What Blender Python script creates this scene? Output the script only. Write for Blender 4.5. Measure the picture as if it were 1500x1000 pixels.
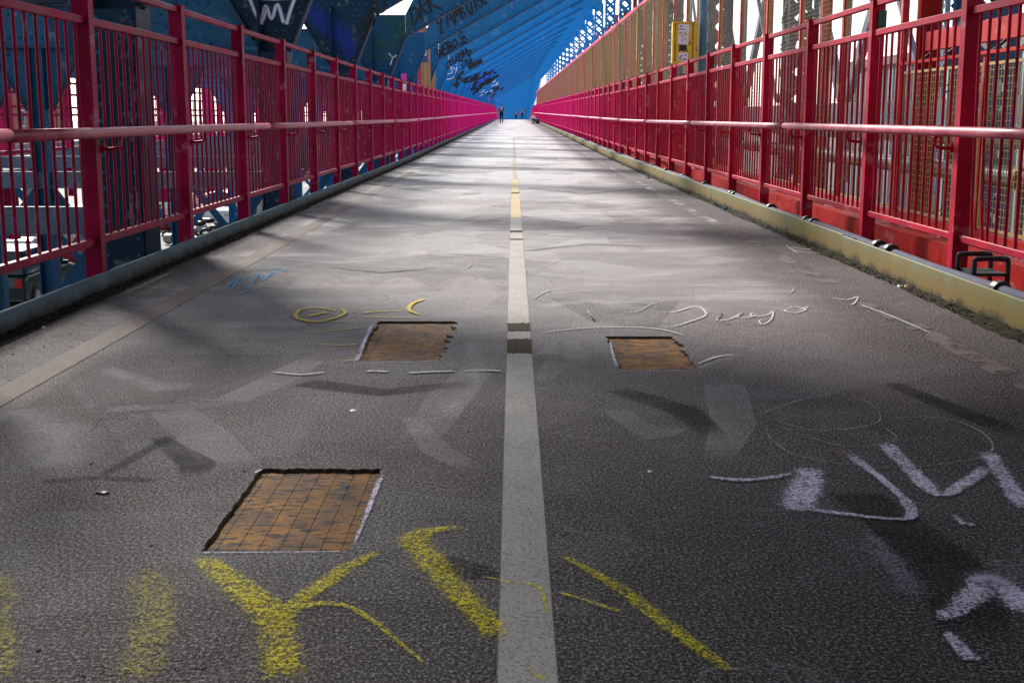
import bpy, bmesh, math, random
from mathutils import Vector, Matrix
random.seed(7)
R = math.radians
for o in list(bpy.data.objects): bpy.data.objects.remove(o)
SC = bpy.context.scene
COL = SC.collection

# ------------------------------------------------------------------ camera, sky, sun, exposure
EYE = 1.08; F = 1863.0; PITCH = math.atan(329 / F)
cam = bpy.data.cameras.new('camera'); camo = bpy.data.objects.new('camera', cam); COL.objects.link(camo)
cam.sensor_width = 36; cam.lens = 36 * F / 1500; cam.clip_start = 0.05; cam.clip_end = 4000
camo.location = (0, 0, EYE); camo.rotation_euler = (R(90) - PITCH, 0, 0.00107)
SC.camera = camo

SUN_EL = R(32); SUN_AZ = R(-27)                      # azimuth from +Y (ahead), negative = left
w = bpy.data.worlds.new('World'); SC.world = w; w.use_nodes = True
wn = w.node_tree; wn.nodes.clear()
sky = wn.nodes.new('ShaderNodeTexSky'); sky.sky_type = 'NISHITA'; sky.sun_disc = False
sky.sun_elevation = SUN_EL; sky.sun_rotation = SUN_AZ
sky.air_density = 1.0; sky.dust_density = 1.2; sky.ozone_density = 2.5
bg = wn.nodes.new('ShaderNodeBackground'); bg.inputs[1].default_value = 0.13
wo = wn.nodes.new('ShaderNodeOutputWorld')
hs = wn.nodes.new('ShaderNodeHueSaturation'); hs.inputs['Saturation'].default_value = .38   # thin high cloud pales the blue
wn.links.new(sky.outputs[0], hs.inputs['Color']); wn.links.new(hs.outputs[0], bg.inputs[0]); wn.links.new(bg.outputs[0], wo.inputs[0])
sl = bpy.data.lights.new('sun', 'SUN'); sl.energy = 3.4; sl.angle = R(10); sl.color = (1, .95, .87)
so = bpy.data.objects.new('sun', sl); COL.objects.link(so)
tos = Vector((math.sin(SUN_AZ) * math.cos(SUN_EL), math.cos(SUN_AZ) * math.cos(SUN_EL), math.sin(SUN_EL)))
so.rotation_euler = tos.to_track_quat('Z', 'Y').to_euler(); so.location = tos * 50
SC.view_settings.view_transform = 'Standard'; SC.view_settings.look = 'None'
SC.view_settings.gamma = 1; SC.view_settings.use_curve_mapping = False
SC.view_settings.exposure = 1.22
SC.render.engine = 'CYCLES'
SC.cycles.max_bounces = 6; SC.cycles.transparent_max_bounces = 24

# ------------------------------------------------------------------ profile of the walkway
def zp(y):
    if y < 26: return 0.0
    if y < 34: return 0.0042 * (y - 26) ** 2 / 16
    if y < 186: return 0.0042 * (y - 30)
    t = y - 186
    if t < 8: return 0.0042 * 156 + 0.0042 * t - 0.05 * t * t / 16
    return 0.0042 * 164 - .2 - 0.0458 * (t - 8)
def G(px, py):                                          # photograph pixel -> point on the deck
    u = (px - 752) / F; v = (500 - py) / F
    sp, cp = math.sin(PITCH), math.cos(PITCH)
    t = EYE / (sp - v * cp)
    return (t * u, t * (cp + v * sp))

# ------------------------------------------------------------------ materials
def nodes(name):
    m = bpy.data.materials.new(name); m.use_nodes = True
    nt = m.node_tree; b = nt.nodes['Principled BSDF']
    return m, nt, b
def N(nt, t, **k):
    n = nt.nodes.new(t)
    for a, v in k.items(): setattr(n, a, v)
    return n
def L(nt, a, b): nt.links.new(a, b)
def noise(nt, vec, scale, detail=4, rough=.55, dist=0):
    n = N(nt, 'ShaderNodeTexNoise'); n.inputs['Scale'].default_value = scale
    n.inputs['Detail'].default_value = detail; n.inputs['Roughness'].default_value = rough
    n.inputs['Distortion'].default_value = dist
    if vec is not None: L(nt, vec, n.inputs['Vector'])
    return n.outputs['Fac']
def mapr(nt, val, a, b, c=0, d=1, smooth=False):
    n = N(nt, 'ShaderNodeMapRange'); n.inputs[1].default_value = a; n.inputs[2].default_value = b
    n.inputs[3].default_value = c; n.inputs[4].default_value = d
    if smooth: n.interpolation_type = 'SMOOTHSTEP'
    L(nt, val, n.inputs[0]); return n.outputs[0]
def mixc(nt, fac, a, b, mode='MIX'):
    n = N(nt, 'ShaderNodeMix', data_type='RGBA', blend_type=mode)
    if isinstance(fac, (int, float)): n.inputs[0].default_value = fac
    else: L(nt, fac, n.inputs[0])
    for i, c in ((6, a), (7, b)):
        if isinstance(c, tuple): n.inputs[i].default_value = (*c[:3], 1)
        else: L(nt, c, n.inputs[i])
    return n.outputs[2]
def math_(nt, op, a, b=None):
    n = N(nt, 'ShaderNodeMath', operation=op)
    for i, c in ((0, a), (1, b)):
        if c is None: continue
        if isinstance(c, (int, float)): n.inputs[i].default_value = c
        else: L(nt, c, n.inputs[i])
    return n.outputs[0]
def pos(nt, scale=(1, 1, 1), rot=(0, 0, 0)):
    g = N(nt, 'ShaderNodeNewGeometry'); mp = N(nt, 'ShaderNodeMapping')
    mp.inputs['Scale'].default_value = scale; mp.inputs['Rotation'].default_value = rot
    L(nt, g.outputs['Position'], mp.inputs['Vector']); return mp.outputs[0]
def sep(nt, vec):
    s = N(nt, 'ShaderNodeSeparateXYZ'); L(nt, vec, s.inputs[0]); return s.outputs
def bump(nt, b, h, strength=.3, dist=.01):
    n = N(nt, 'ShaderNodeBump'); n.inputs['Strength'].default_value = strength
    n.inputs['Distance'].default_value = dist; L(nt, h, n.inputs['Height']); L(nt, n.outputs[0], b.inputs['Normal'])

def paint(name, c1, c2, rust=(.09, .03, .012), amt=.62, rough=.42, sc=3.0, c3=None, y0=0, y1=1, spec=.5):
    m, nt, b = nodes(name); p = pos(nt)
    f = noise(nt, p, sc, 6, .6)
    c = mixc(nt, mapr(nt, f, .35, .65), c1, c2)
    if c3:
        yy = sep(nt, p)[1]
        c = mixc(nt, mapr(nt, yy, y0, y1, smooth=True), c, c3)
    fine = noise(nt, p, 38, 5, .6)
    c = mixc(nt, mapr(nt, fine, .3, .8, 0, .22), c, (c1[0] * .45, c1[1] * .45, c1[2] * .45))
    r = noise(nt, pos(nt, (1, 1, .45)), 11, 7, .68)
    c = mixc(nt, mapr(nt, r, amt, amt + .06), c, rust)
    chalk = noise(nt, pos(nt, (1, .5, 1)), 5.3, 5, .6)
    c = mixc(nt, mapr(nt, chalk, .60, .66, 0, .30), c, tuple(min(1, x * .6 + .28) for x in c2))
    L(nt, c, b.inputs['Base Color'])
    L(nt, mapr(nt, f, .2, .8, rough - .1, rough + .2), b.inputs['Roughness'])
    b.inputs['Specular IOR Level'].default_value = spec
    bump(nt, b, fine, .25, .002)
    return m
def plain(name, c, rough=.6, metal=0, var=.25, sc=9, bumpd=.002):
    m, nt, b = nodes(name); p = pos(nt)
    f = noise(nt, p, sc, 6, .6)
    L(nt, mixc(nt, mapr(nt, f, .3, .7, 0, 1), tuple(x * (1 - var) for x in c), tuple(min(1, x * (1 + var)) for x in c)), b.inputs['Base Color'])
    b.inputs['Roughness'].default_value = rough; b.inputs['Metallic'].default_value = metal
    if rough >= .8: b.inputs['Specular IOR Level'].default_value = .1
    if bumpd: bump(nt, b, noise(nt, p, sc * 6, 3), .3, bumpd)
    return m
M = {}
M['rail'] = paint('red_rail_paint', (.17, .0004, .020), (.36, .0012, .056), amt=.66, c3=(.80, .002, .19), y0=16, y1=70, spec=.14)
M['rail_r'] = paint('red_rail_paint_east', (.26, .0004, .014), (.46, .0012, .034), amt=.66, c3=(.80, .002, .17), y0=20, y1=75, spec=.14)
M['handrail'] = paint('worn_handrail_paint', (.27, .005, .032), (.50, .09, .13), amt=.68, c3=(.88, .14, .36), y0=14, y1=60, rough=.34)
M['mesh_red'] = paint('faded_red_frame_paint', (.60, .012, .025), (.68, .06, .07), amt=.74, c3=(.85, .04, .15), y0=25, y1=70)
M['orange_red'] = paint('orange_red_girder_paint', (.40, .006, .005), (.50, .014, .008), amt=.60, spec=.25)
M['wire'] = plain('ochre_wire', (.36, .25, .09), .55, .1, .2)
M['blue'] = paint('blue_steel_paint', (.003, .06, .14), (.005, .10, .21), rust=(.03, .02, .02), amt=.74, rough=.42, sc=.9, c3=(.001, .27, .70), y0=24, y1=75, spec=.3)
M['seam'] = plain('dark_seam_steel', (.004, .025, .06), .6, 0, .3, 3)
M['blue_dark'] = paint('shaded_blue_steel_paint', (.003, .018, .038), (.006, .036, .07), rust=(.03, .02, .02), amt=.72, rough=.42, sc=1.1, c3=(.001, .24, .64), y0=22, y1=70, spec=.2)  # the same blue steel, with the shade of the near left painted in
M['blue_grey'] = paint('grey_blue_steel_paint', (.07, .11, .16), (.11, .17, .23), amt=.70, rough=.45)
M['pole'] = paint('slate_blue_pole_paint', (.05, .15, .24), (.08, .20, .30), amt=.75)
M['black'] = plain('black_rubber', (.012, .012, .014), .5)
M['silver'] = plain('galvanised_pipe', (.20, .27, .28), .28, .8, .3, 5)
M['yellow'] = paint('yellow_box_paint', (.72, .42, .01), (.82, .55, .02), rust=(.04, .03, .01), amt=.60, sc=8)
M['skin'] = plain('skin', (.42, .23, .15), .55, 0, .05)
M['hair'] = plain('dark_hair', (.02, .012, .008), .6)
M['cloth_black'] = plain('black_cloth', (.012, .013, .018), .85)
M['cloth_blue'] = plain('blue_cloth', (.03, .10, .42), .85)
M['cloth_white'] = plain('white_cloth', (.72, .72, .72), .85, 0, .08)
M['cloth_teal'] = plain('teal_cloth', (.03, .14, .18), .85)
M['cloth_brown'] = plain('tan_cloth', (.30, .17, .09), .85)
M['glass'] = plain('dark_car_glass', (.02, .03, .035), .06, 0, .1, 3, 0)
M['car_dark'] = plain('dark_car_paint', (.025, .05, .055), .18, .4, .08, 1, 0)
M['car_silver'] = plain('silver_car_paint', (.46, .50, .50), .2, .5, .06, 1, 0)
M['car_white'] = plain('white_car_paint', (.74, .76, .74), .22, 0, .04, 1, 0)
M['car_red'] = plain('maroon_car_paint', (.20, .015, .02), .2, .3, .06, 1, 0)
M['chrome'] = plain('chrome', (.6, .6, .6), .15, 1, .05, 3, 0)
M['lamp_glass'] = plain('lamp_lens', (.6, .6, .55), .1, 0, .05, 3, 0)
M['tail'] = plain('tail_lens', (.45, .01, .01), .15, 0, .05, 3, 0)
M['leaf'] = plain('leaf_green', (.05, .13, .03), .6, 0, .4, 4)
M['bark'] = plain('bark_brown', (.10, .07, .05), .9)
M['paper_white'] = plain('white_sticker', (.72, .70, .74), .5, 0, .1, 30, 0)
M['paper_pink'] = plain('pink_ink', (.75, .03, .35), .5, 0, .2, 30, 0)
M['paper_blue'] = plain('blue_ink', (.04, .08, .30), .5, 0, .2, 30, 0)
M['paper_black'] = plain('black_ink', (.012, .012, .02), .5, 0, .2, 30, 0)
M['card'] = plain('torn_cardboard', (.55, .33, .12), .8)
M['green_sign'] = plain('green_enamel', (.008, .05, .015), .5)

# --- asphalt
def asphalt():
    m, nt, b = nodes('worn_asphalt'); p = pos(nt); X, Y, Z = sep(nt, p)
    grain = noise(nt, pos(nt, (1, .75, 1)), 118, 4, .85)
    grain2 = noise(nt, pos(nt, (1, .7, 1)), 240, 2, .6)
    fog = noise(nt, pos(nt, (.7, 1.0, 1)), .9, 7, .66, .8)
    blot = noise(nt, pos(nt, (1, 1, 1), (0, 0, .5)), 2.6, 6, .65, .5)
    smear = noise(nt, pos(nt, (.62, .95, 1), (0, 0, .14)), .95, 6, .62, 1.1)
    base = mixc(nt, mapr(nt, fog, .34, .66), (.024, .018, .019), (.13, .110, .110))
    base = mixc(nt, mapr(nt, blot, .50, .64, 0, .6), base, (.16, .142, .145))
    # pale dusty wear; its build-up with distance paints in the brighter far deck
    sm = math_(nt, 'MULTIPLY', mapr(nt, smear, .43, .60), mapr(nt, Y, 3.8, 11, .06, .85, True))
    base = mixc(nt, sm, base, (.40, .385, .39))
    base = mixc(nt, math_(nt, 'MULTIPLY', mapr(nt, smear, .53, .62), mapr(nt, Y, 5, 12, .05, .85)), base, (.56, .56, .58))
    mid = math_(nt, 'MULTIPLY', mapr(nt, Y, 4.2, 10, 0, .82, True), mapr(nt, math_(nt, 'ABSOLUTE', X), .9, 2.4, 1, .15, True))  # brightness of the middle deck painted into the colour
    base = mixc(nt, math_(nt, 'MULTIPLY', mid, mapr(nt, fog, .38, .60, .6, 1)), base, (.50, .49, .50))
    base = mixc(nt, mapr(nt, Y, 12, 42, 0, .85), base, (.66, .66, .67))  # far deck's brightness painted in as a paler colour
    # angular pale patches where old paint was blasted off
    vo = N(nt, 'ShaderNodeTexVoronoi'); vo.inputs['Scale'].default_value = 1.5; L(nt, pos(nt, (1, .8, 1), (0, 0, .6)), vo.inputs['Vector'])
    vs = sep(nt, vo.outputs['Color'])[0]
    pat = math_(nt, 'MULTIPLY', mapr(nt, vs, .66, .68), mapr(nt, blot, .34, .62, .12, .62))
    base = mixc(nt, pat, base, (.20, .195, .20))
    vo2 = N(nt, 'ShaderNodeTexVoronoi'); vo2.inputs['Scale'].default_value = .9; L(nt, pos(nt, (1, .7, 1), (0, 0, -.4)), vo2.inputs['Vector'])
    vs2 = sep(nt, vo2.outputs['Color'])[1]
    base = mixc(nt, math_(nt, 'MULTIPLY', mapr(nt, vs2, .74, .76), mapr(nt, blot, .3, .6, 0, .55)), base, (.024, .022, .025))
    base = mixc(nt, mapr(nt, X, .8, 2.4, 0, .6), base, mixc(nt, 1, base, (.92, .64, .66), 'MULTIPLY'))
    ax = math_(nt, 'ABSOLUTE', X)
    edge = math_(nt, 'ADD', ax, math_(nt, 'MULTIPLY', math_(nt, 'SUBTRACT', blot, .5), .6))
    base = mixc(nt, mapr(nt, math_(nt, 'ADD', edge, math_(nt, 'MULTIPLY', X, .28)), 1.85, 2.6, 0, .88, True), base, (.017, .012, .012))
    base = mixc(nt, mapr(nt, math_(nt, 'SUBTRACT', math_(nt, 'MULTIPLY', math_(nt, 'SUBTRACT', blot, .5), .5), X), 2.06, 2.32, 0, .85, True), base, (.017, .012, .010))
    # shade over the near right corner, painted into the deck colour
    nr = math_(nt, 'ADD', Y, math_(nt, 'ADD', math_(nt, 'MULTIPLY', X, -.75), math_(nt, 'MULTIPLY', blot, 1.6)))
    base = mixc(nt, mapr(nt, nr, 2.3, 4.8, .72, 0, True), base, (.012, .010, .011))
    # stone speckle: pale stone tops, dark bitumen between
    base = mixc(nt, mapr(nt, grain, .53, .60, 0, .95), base, mixc(nt, .62, base, (.66, .61, .61)))
    base = mixc(nt, mapr(nt, grain, .42, .50, .93, 0), base, (.005, .004, .005))
    base = mixc(nt, mapr(nt, grain2, .58, .68, 0, .5), base, (.42, .39, .39))
    # thin chalky scribble traces
    w1 = noise(nt, pos(nt, (1, 1.6, 1)), 1.3, 3, .5, 1.8)
    thin = mapr(nt, math_(nt, 'ABSOLUTE', math_(nt, 'SUBTRACT', w1, .5)), 0, .007, .40, 0)
    base = mixc(nt, math_(nt, 'MULTIPLY', thin, mapr(nt, fog, .4, .6)), base, (.40, .40, .41))
    w2 = noise(nt, pos(nt, (1, 1.3, 1), (0, 0, 2)), 1.9, 2, .5, 2.4)
    thin2 = mapr(nt, math_(nt, 'ABSOLUTE', math_(nt, 'SUBTRACT', w2, .47)), 0, .009, .45, 0)
    base = mixc(nt, math_(nt, 'MULTIPLY', math_(nt, 'MULTIPLY', thin2, mapr(nt, blot, .48, .6)), mapr(nt, Y, 5, 9)), base, (.5, .5, .52))
    cr = N(nt, 'ShaderNodeTexVoronoi', feature='DISTANCE_TO_EDGE'); cr.inputs['Scale'].default_value = .55
    wob = N(nt, 'ShaderNodeVectorMath', operation='ADD'); L(nt, p, wob.inputs[0])
    nz = N(nt, 'ShaderNodeTexNoise'); nz.inputs['Scale'].default_value = 3; nz.inputs['Detail'].default_value = 5; L(nt, p, nz.inputs['Vector'])
    L(nt, nz.outputs['Color'], wob.inputs[1]); L(nt, wob.outputs[0], cr.inputs['Vector'])
    crk = math_(nt, 'MULTIPLY', mapr(nt, cr.outputs['Distance'], 0, .004, 1, 0), mapr(nt, fog, .52, .60))
    base = mixc(nt, math_(nt, 'MULTIPLY', crk, .6), base, (.012, .011, .011))
    L(nt, base, b.inputs['Base Color'])
    L(nt, mapr(nt, fog, .3, .7, .7, .9), b.inputs['Roughness'])
    h = math_(nt, 'ADD', grain, math_(nt, 'MULTIPLY', crk, -1.2))
    bump(nt, b, h, .8, .010)
    b.inputs['Specular IOR Level'].default_value = .15
    return m
M['asphalt'] = asphalt()
M['slab'] = plain('raw_slab_edge', (.10, .075, .05), .9, 0, .4, 30, .006)

def stripe_mat(name, col, lo, hi, tint=(.07, .05, .03)):
    m, nt, b = nodes(name); p = pos(nt)
    g = noise(nt, p, 120, 3, .7); f = noise(nt, p, 4, 6, .65)
    c = mixc(nt, mapr(nt, f, .3, .7), tuple(x * .78 for x in col), col)
    c = mixc(nt, mapr(nt, g, .32, .50, .75, 0), c, (.07, .065, .065))
    L(nt, c, b.inputs['Base Color']); b.inputs['Roughness'].default_value = .85; b.inputs['Specular IOR Level'].default_value = .12
    a = math_(nt, 'ADD', math_(nt, 'MULTIPLY', g, .35), f)
    al = mapr(nt, a, lo, hi)
    tc = N(nt, 'ShaderNodeTexCoord'); v = sep(nt, tc.outputs['UV'])[1]
    e = math_(nt, 'ABSOLUTE', math_(nt, 'SUBTRACT', v, .5))
    e2 = math_(nt, 'ADD', e, math_(nt, 'MULTIPLY', math_(nt, 'SUBTRACT', g, .5), .09))
    al = math_(nt, 'MULTIPLY', al, mapr(nt, e2, .45, .49, 1, 0))
    L(nt, al, b.inputs['Alpha']); bump(nt, b, g, .7, .006)
    return m
M['stripe'] = stripe_mat('worn_white_line', (.47, .455, .43), .42, .50)
M['stripe_far'] = stripe_mat('faded_far_line', (.62, .50, .32), .62, .82)
M['edge_band'] = stripe_mat('pale_asphalt_band', (.24, .205, .18), .30, .52)
M['edge_worn'] = stripe_mat('broken_asphalt_band', (.15, .12, .12), .62, .68)
M['edge_far'] = stripe_mat('faint_edge_line', (.42, .38, .37), .64, .78)

def spray(name, col, dens=1.0, grain_lo=.42, grain_hi=.62, soft=.5, rough=.7, scale=120):
    """spray or chalk paint: covers the stone tops first, thins out to both sides of the stroke"""
    m, nt, b = nodes(name); p = pos(nt)
    g = noise(nt, p, scale, 3, .7); f = noise(nt, p, 5, 4, .6)
    tc = N(nt, 'ShaderNodeTexCoord'); u, v, _ = sep(nt, tc.outputs['UV'])
    e = math_(nt, 'MULTIPLY', math_(nt, 'ABSOLUTE', math_(nt, 'SUBTRACT', v, .5)), 2)
    wv = noise(nt, p, 14, 4, .6)
    e = math_(nt, 'ADD', e, math_(nt, 'MULTIPLY', math_(nt, 'SUBTRACT', wv, .5), .55))
    core = mapr(nt, e, .72 - soft * .6, .80, 1, 0, True)
    halo = mapr(nt, e, .3, 1.0, .42, 0, True)
    tip = mapr(nt, math_(nt, 'MULTIPLY', math_(nt, 'ABSOLUTE', math_(nt, 'SUBTRACT', v, .5)), 2), .86, 1, 1, 0)
    fall = math_(nt, 'MULTIPLY', math_(nt, 'MAXIMUM', core, halo), tip)
    ends = math_(nt, 'MULTIPLY', mapr(nt, u, 0, .12, 0, 1, True), mapr(nt, u, .86, 1, 1, 0, True))
    d = math_(nt, 'MULTIPLY', math_(nt, 'MULTIPLY', fall, ends), mapr(nt, f, .25, .7, .55, 1.15))
    # threshold of grain falls where paint is dense
    th = math_(nt, 'ADD', g, math_(nt, 'MULTIPLY', d, .26 * dens))
    a = math_(nt, 'MULTIPLY', mapr(nt, th, .56, .80), mapr(nt, d, 0, .35))
    L(nt, math_(nt, 'MULTIPLY', a, min(1, dens)), b.inputs['Alpha'])
    L(nt, mixc(nt, mapr(nt, g, .35, .6), tuple(x * .6 for x in col), col), b.inputs['Base Color'])
    b.inputs['Roughness'].default_value = .85; b.inputs['Specular IOR Level'].default_value = .1
    bump(nt, b, g, .5, .005)
    return m
M['spray_yellow'] = spray('yellow_spray', (.88, .76, .03), .78, soft=.75)
M['spray_yellow_pale'] = spray('pale_yellow_spray', (.62, .55, .12), .62, soft=.85)
M['spray_white'] = spray('lilac_white_spray', (.82, .76, .94), 1.05, soft=.8)
M['spray_white_thin'] = spray('thin_white_spray', (.45, .48, .60), .55, soft=.98)
def scuff(name, col, alpha, hard=.10):
    m, nt, b = nodes(name); p = pos(nt)
    g = noise(nt, p, 62, 4, .8); f = noise(nt, p, 3.5, 5, .6)
    tc = N(nt, 'ShaderNodeTexCoord'); u, v, _ = sep(nt, tc.outputs['UV'])
    e = math_(nt, 'MULTIPLY', math_(nt, 'ABSOLUTE', math_(nt, 'SUBTRACT', v, .5)), 2)
    ends = math_(nt, 'MULTIPLY', mapr(nt, u, 0, .04), mapr(nt, u, .8, 1, 1, 0))
    a = math_(nt, 'MULTIPLY', math_(nt, 'MULTIPLY', mapr(nt, e, 1 - hard, 1, 1, 0), ends), mapr(nt, f, .3, .65, .35, 1))
    a = math_(nt, 'MULTIPLY', a, mapr(nt, g, .38, .56, .25, 1))
    L(nt, math_(nt, 'MULTIPLY', a, alpha), b.inputs['Alpha'])
    b.inputs['Base Color'].default_value = (*col, 1); b.inputs['Roughness'].default_value = .85; b.inputs['Specular IOR Level'].default_value = .1
    return m
M['scuff'] = scuff('pale_blast_scuff', (.52, .49, .49), .42, .03)
M['scuff_soft'] = scuff('soft_pale_scuff', (.60, .58, .59), .5, .95)
M['scuff_dark'] = scuff('dark_tar_scuff', (.012, .011, .012), .7, .2)
M['chalk_white'] = spray('white_chalk', (.66, .64, .64), 1.5, soft=.7)
M['chalk_faint'] = spray('faint_chalk', (.46, .44, .45), 1.1, soft=.9)
M['chalk_blue'] = spray('blue_chalk', (.10, .42, .80), 1.6, soft=.6)
M['chalk_yellow'] = spray('yellow_chalk', (.72, .55, .10), 1.7, soft=.7)
def tagpaint(name, col, soft=.15, alpha=1.0):
    m, nt, b = nodes(name)
    tc = N(nt, 'ShaderNodeTexCoord'); u, v, _ = sep(nt, tc.outputs['UV'])
    e = math_(nt, 'MULTIPLY', math_(nt, 'ABSOLUTE', math_(nt, 'SUBTRACT', v, .5)), 2)
    L(nt, mapr(nt, e, 1 - soft, 1, alpha, 0, True), b.inputs['Alpha'])
    b.inputs['Base Color'].default_value = (*col, 1); b.inputs['Roughness'].default_value = .6
    return m
M['tag_black'] = tagpaint('black_spray_tag', (.004, .004, .006))
M['tag_white'] = tagpaint('soft_white_tag', (.75, .78, .95), .9)
M['tag_blue'] = tagpaint('soft_blue_tag', (.008, .03, .40), .98, .42)
M['tag_green'] = tagpaint('soft_green_tag', (.01, .10, .05), .98, .38)
M['tag_skyblue'] = tagpaint('bright_blue_tag', (.02, .14, .9), .5, .8)

def rustplate():
    m, nt, b = nodes('rusty_hatch_plate'); p = pos(nt)
    f = noise(nt, p, 7, 7, .65, .4); g = noise(nt, p, 60, 4, .65)
    c = mixc(nt, mapr(nt, f, .35, .65), (.10, .040, .001), (.36, .150, .002))
    pk = noise(nt, p, 5.2, 3, .5, .6)
    c = mixc(nt, mapr(nt, pk, .50, .60, 0, .55), c, (.13, .065, .045))
    d = noise(nt, pos(nt, (1, 2.6, 1)), 17, 5, .62)
    c = mixc(nt, mapr(nt, d, .51, .57), c, (.012, .008, .004))
    c = mixc(nt, mapr(nt, g, .35, .55, .5, 0), c, (.08, .03, .01))
    L(nt, c, b.inputs['Base Color']); b.inputs['Roughness'].default_value = .75; b.inputs['Specular IOR Level'].default_value = .2
    bump(nt, b, g, .5, .004); return m
M['rust'] = rustplate()
M['rust_olive'] = plain('bare_brown_patch', (.050, .034, .014), .9, 0, .7, 45, .0006)
M['rust_dark'] = plain('dark_rust', (.10, .045, .012), .85, 0, .5, 40, .003)

def curbmat(name, c1, c2, stain, lo, hi):
    m, nt, b = nodes(name); p = pos(nt); X, Y, Z = sep(nt, p)
    f = noise(nt, p, 2.2, 6, .6); r = noise(nt, pos(nt, (1, 1, .25)), 13, 6, .7)
    g = noise(nt, p, 40, 5, .6)
    c = mixc(nt, mapr(nt, f, .3, .7), c1, c2)
    c = mixc(nt, mapr(nt, g, .2, .8, 0, .35), c, tuple(x * .5 for x in c1))
    # height above the deck: the stain climbs from the moss line
    tc = N(nt, 'ShaderNodeTexCoord'); v = sep(nt, tc.outputs['UV'])[1]
    h = math_(nt, 'ADD', v, math_(nt, 'MULTIPLY', math_(nt, 'SUBTRACT', noise(nt, pos(nt, (1, 1, .6)), 4, 6, .7), .5), 1.1))
    c = mixc(nt, mapr(nt, h, lo, hi, .85, 0, True), c, stain)
    c = mixc(nt, mapr(nt, r, .64, .70), c, (.16, .055, .015))
    c = mixc(nt, mapr(nt, h, .0, .42, 1, 0, True), c, (.014, .011, .004))
    L(nt, c, b.inputs['Base Color']); b.inputs['Roughness'].default_value = .7; b.inputs['Specular IOR Level'].default_value = .2
    bump(nt, b, g, .3, .003); return m
M['curb_l'] = curbmat('blue_grey_kerb_steel', (.08, .14, .165), (.14, .22, .25), (.045, .028, .008), .22, .85)
M['curb_r'] = curbmat('ochre_stained_kerb_steel', (.12, .15, .11), (.19, .19, .085), (.15, .095, .012), .40, 1.25)
M['flange'] = plain('lilac_grey_steel_top', (.09, .09, .13), .8, 0, .15, 6)
M['moss'] = plain('moss', (.018, .015, .006), .95, 0, .6, 30, .01)
M['dirt'] = plain('gutter_dirt', (.028, .020, .012), .95, 0, .5, 30, .01)
def streetmat():
    m, nt, b = nodes('street_asphalt'); p = pos(nt)
    f = noise(nt, p, .25, 6, .6)
    L(nt, mixc(nt, mapr(nt, f, .35, .65), (.035, .035, .04), (.09, .09, .09)), b.inputs['Base Color'])
    b.inputs['Roughness'].default_value = .8; return m
M['street'] = streetmat()
M['concrete'] = plain('parapet_concrete', (.19, .20, .21), .85, 0, .25, 1.3, .004)
M['white_paint'] = plain('road_marking_white', (.7, .7, .68), .7, 0, .1)
M['siding'] = plain('pale_siding', (.34, .40, .44), .5, 0, .06, 2, 0)
M['brick'] = plain('brick_wall', (.30, .13, .09), .9, 0, .2, 6)
M['stucco'] = plain('cream_wall', (.50, .46, .40), .9, 0, .1, 2)
M['window'] = plain('window_glass', (.04, .06, .08), .08, 0, .3, .4, 0)

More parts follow.
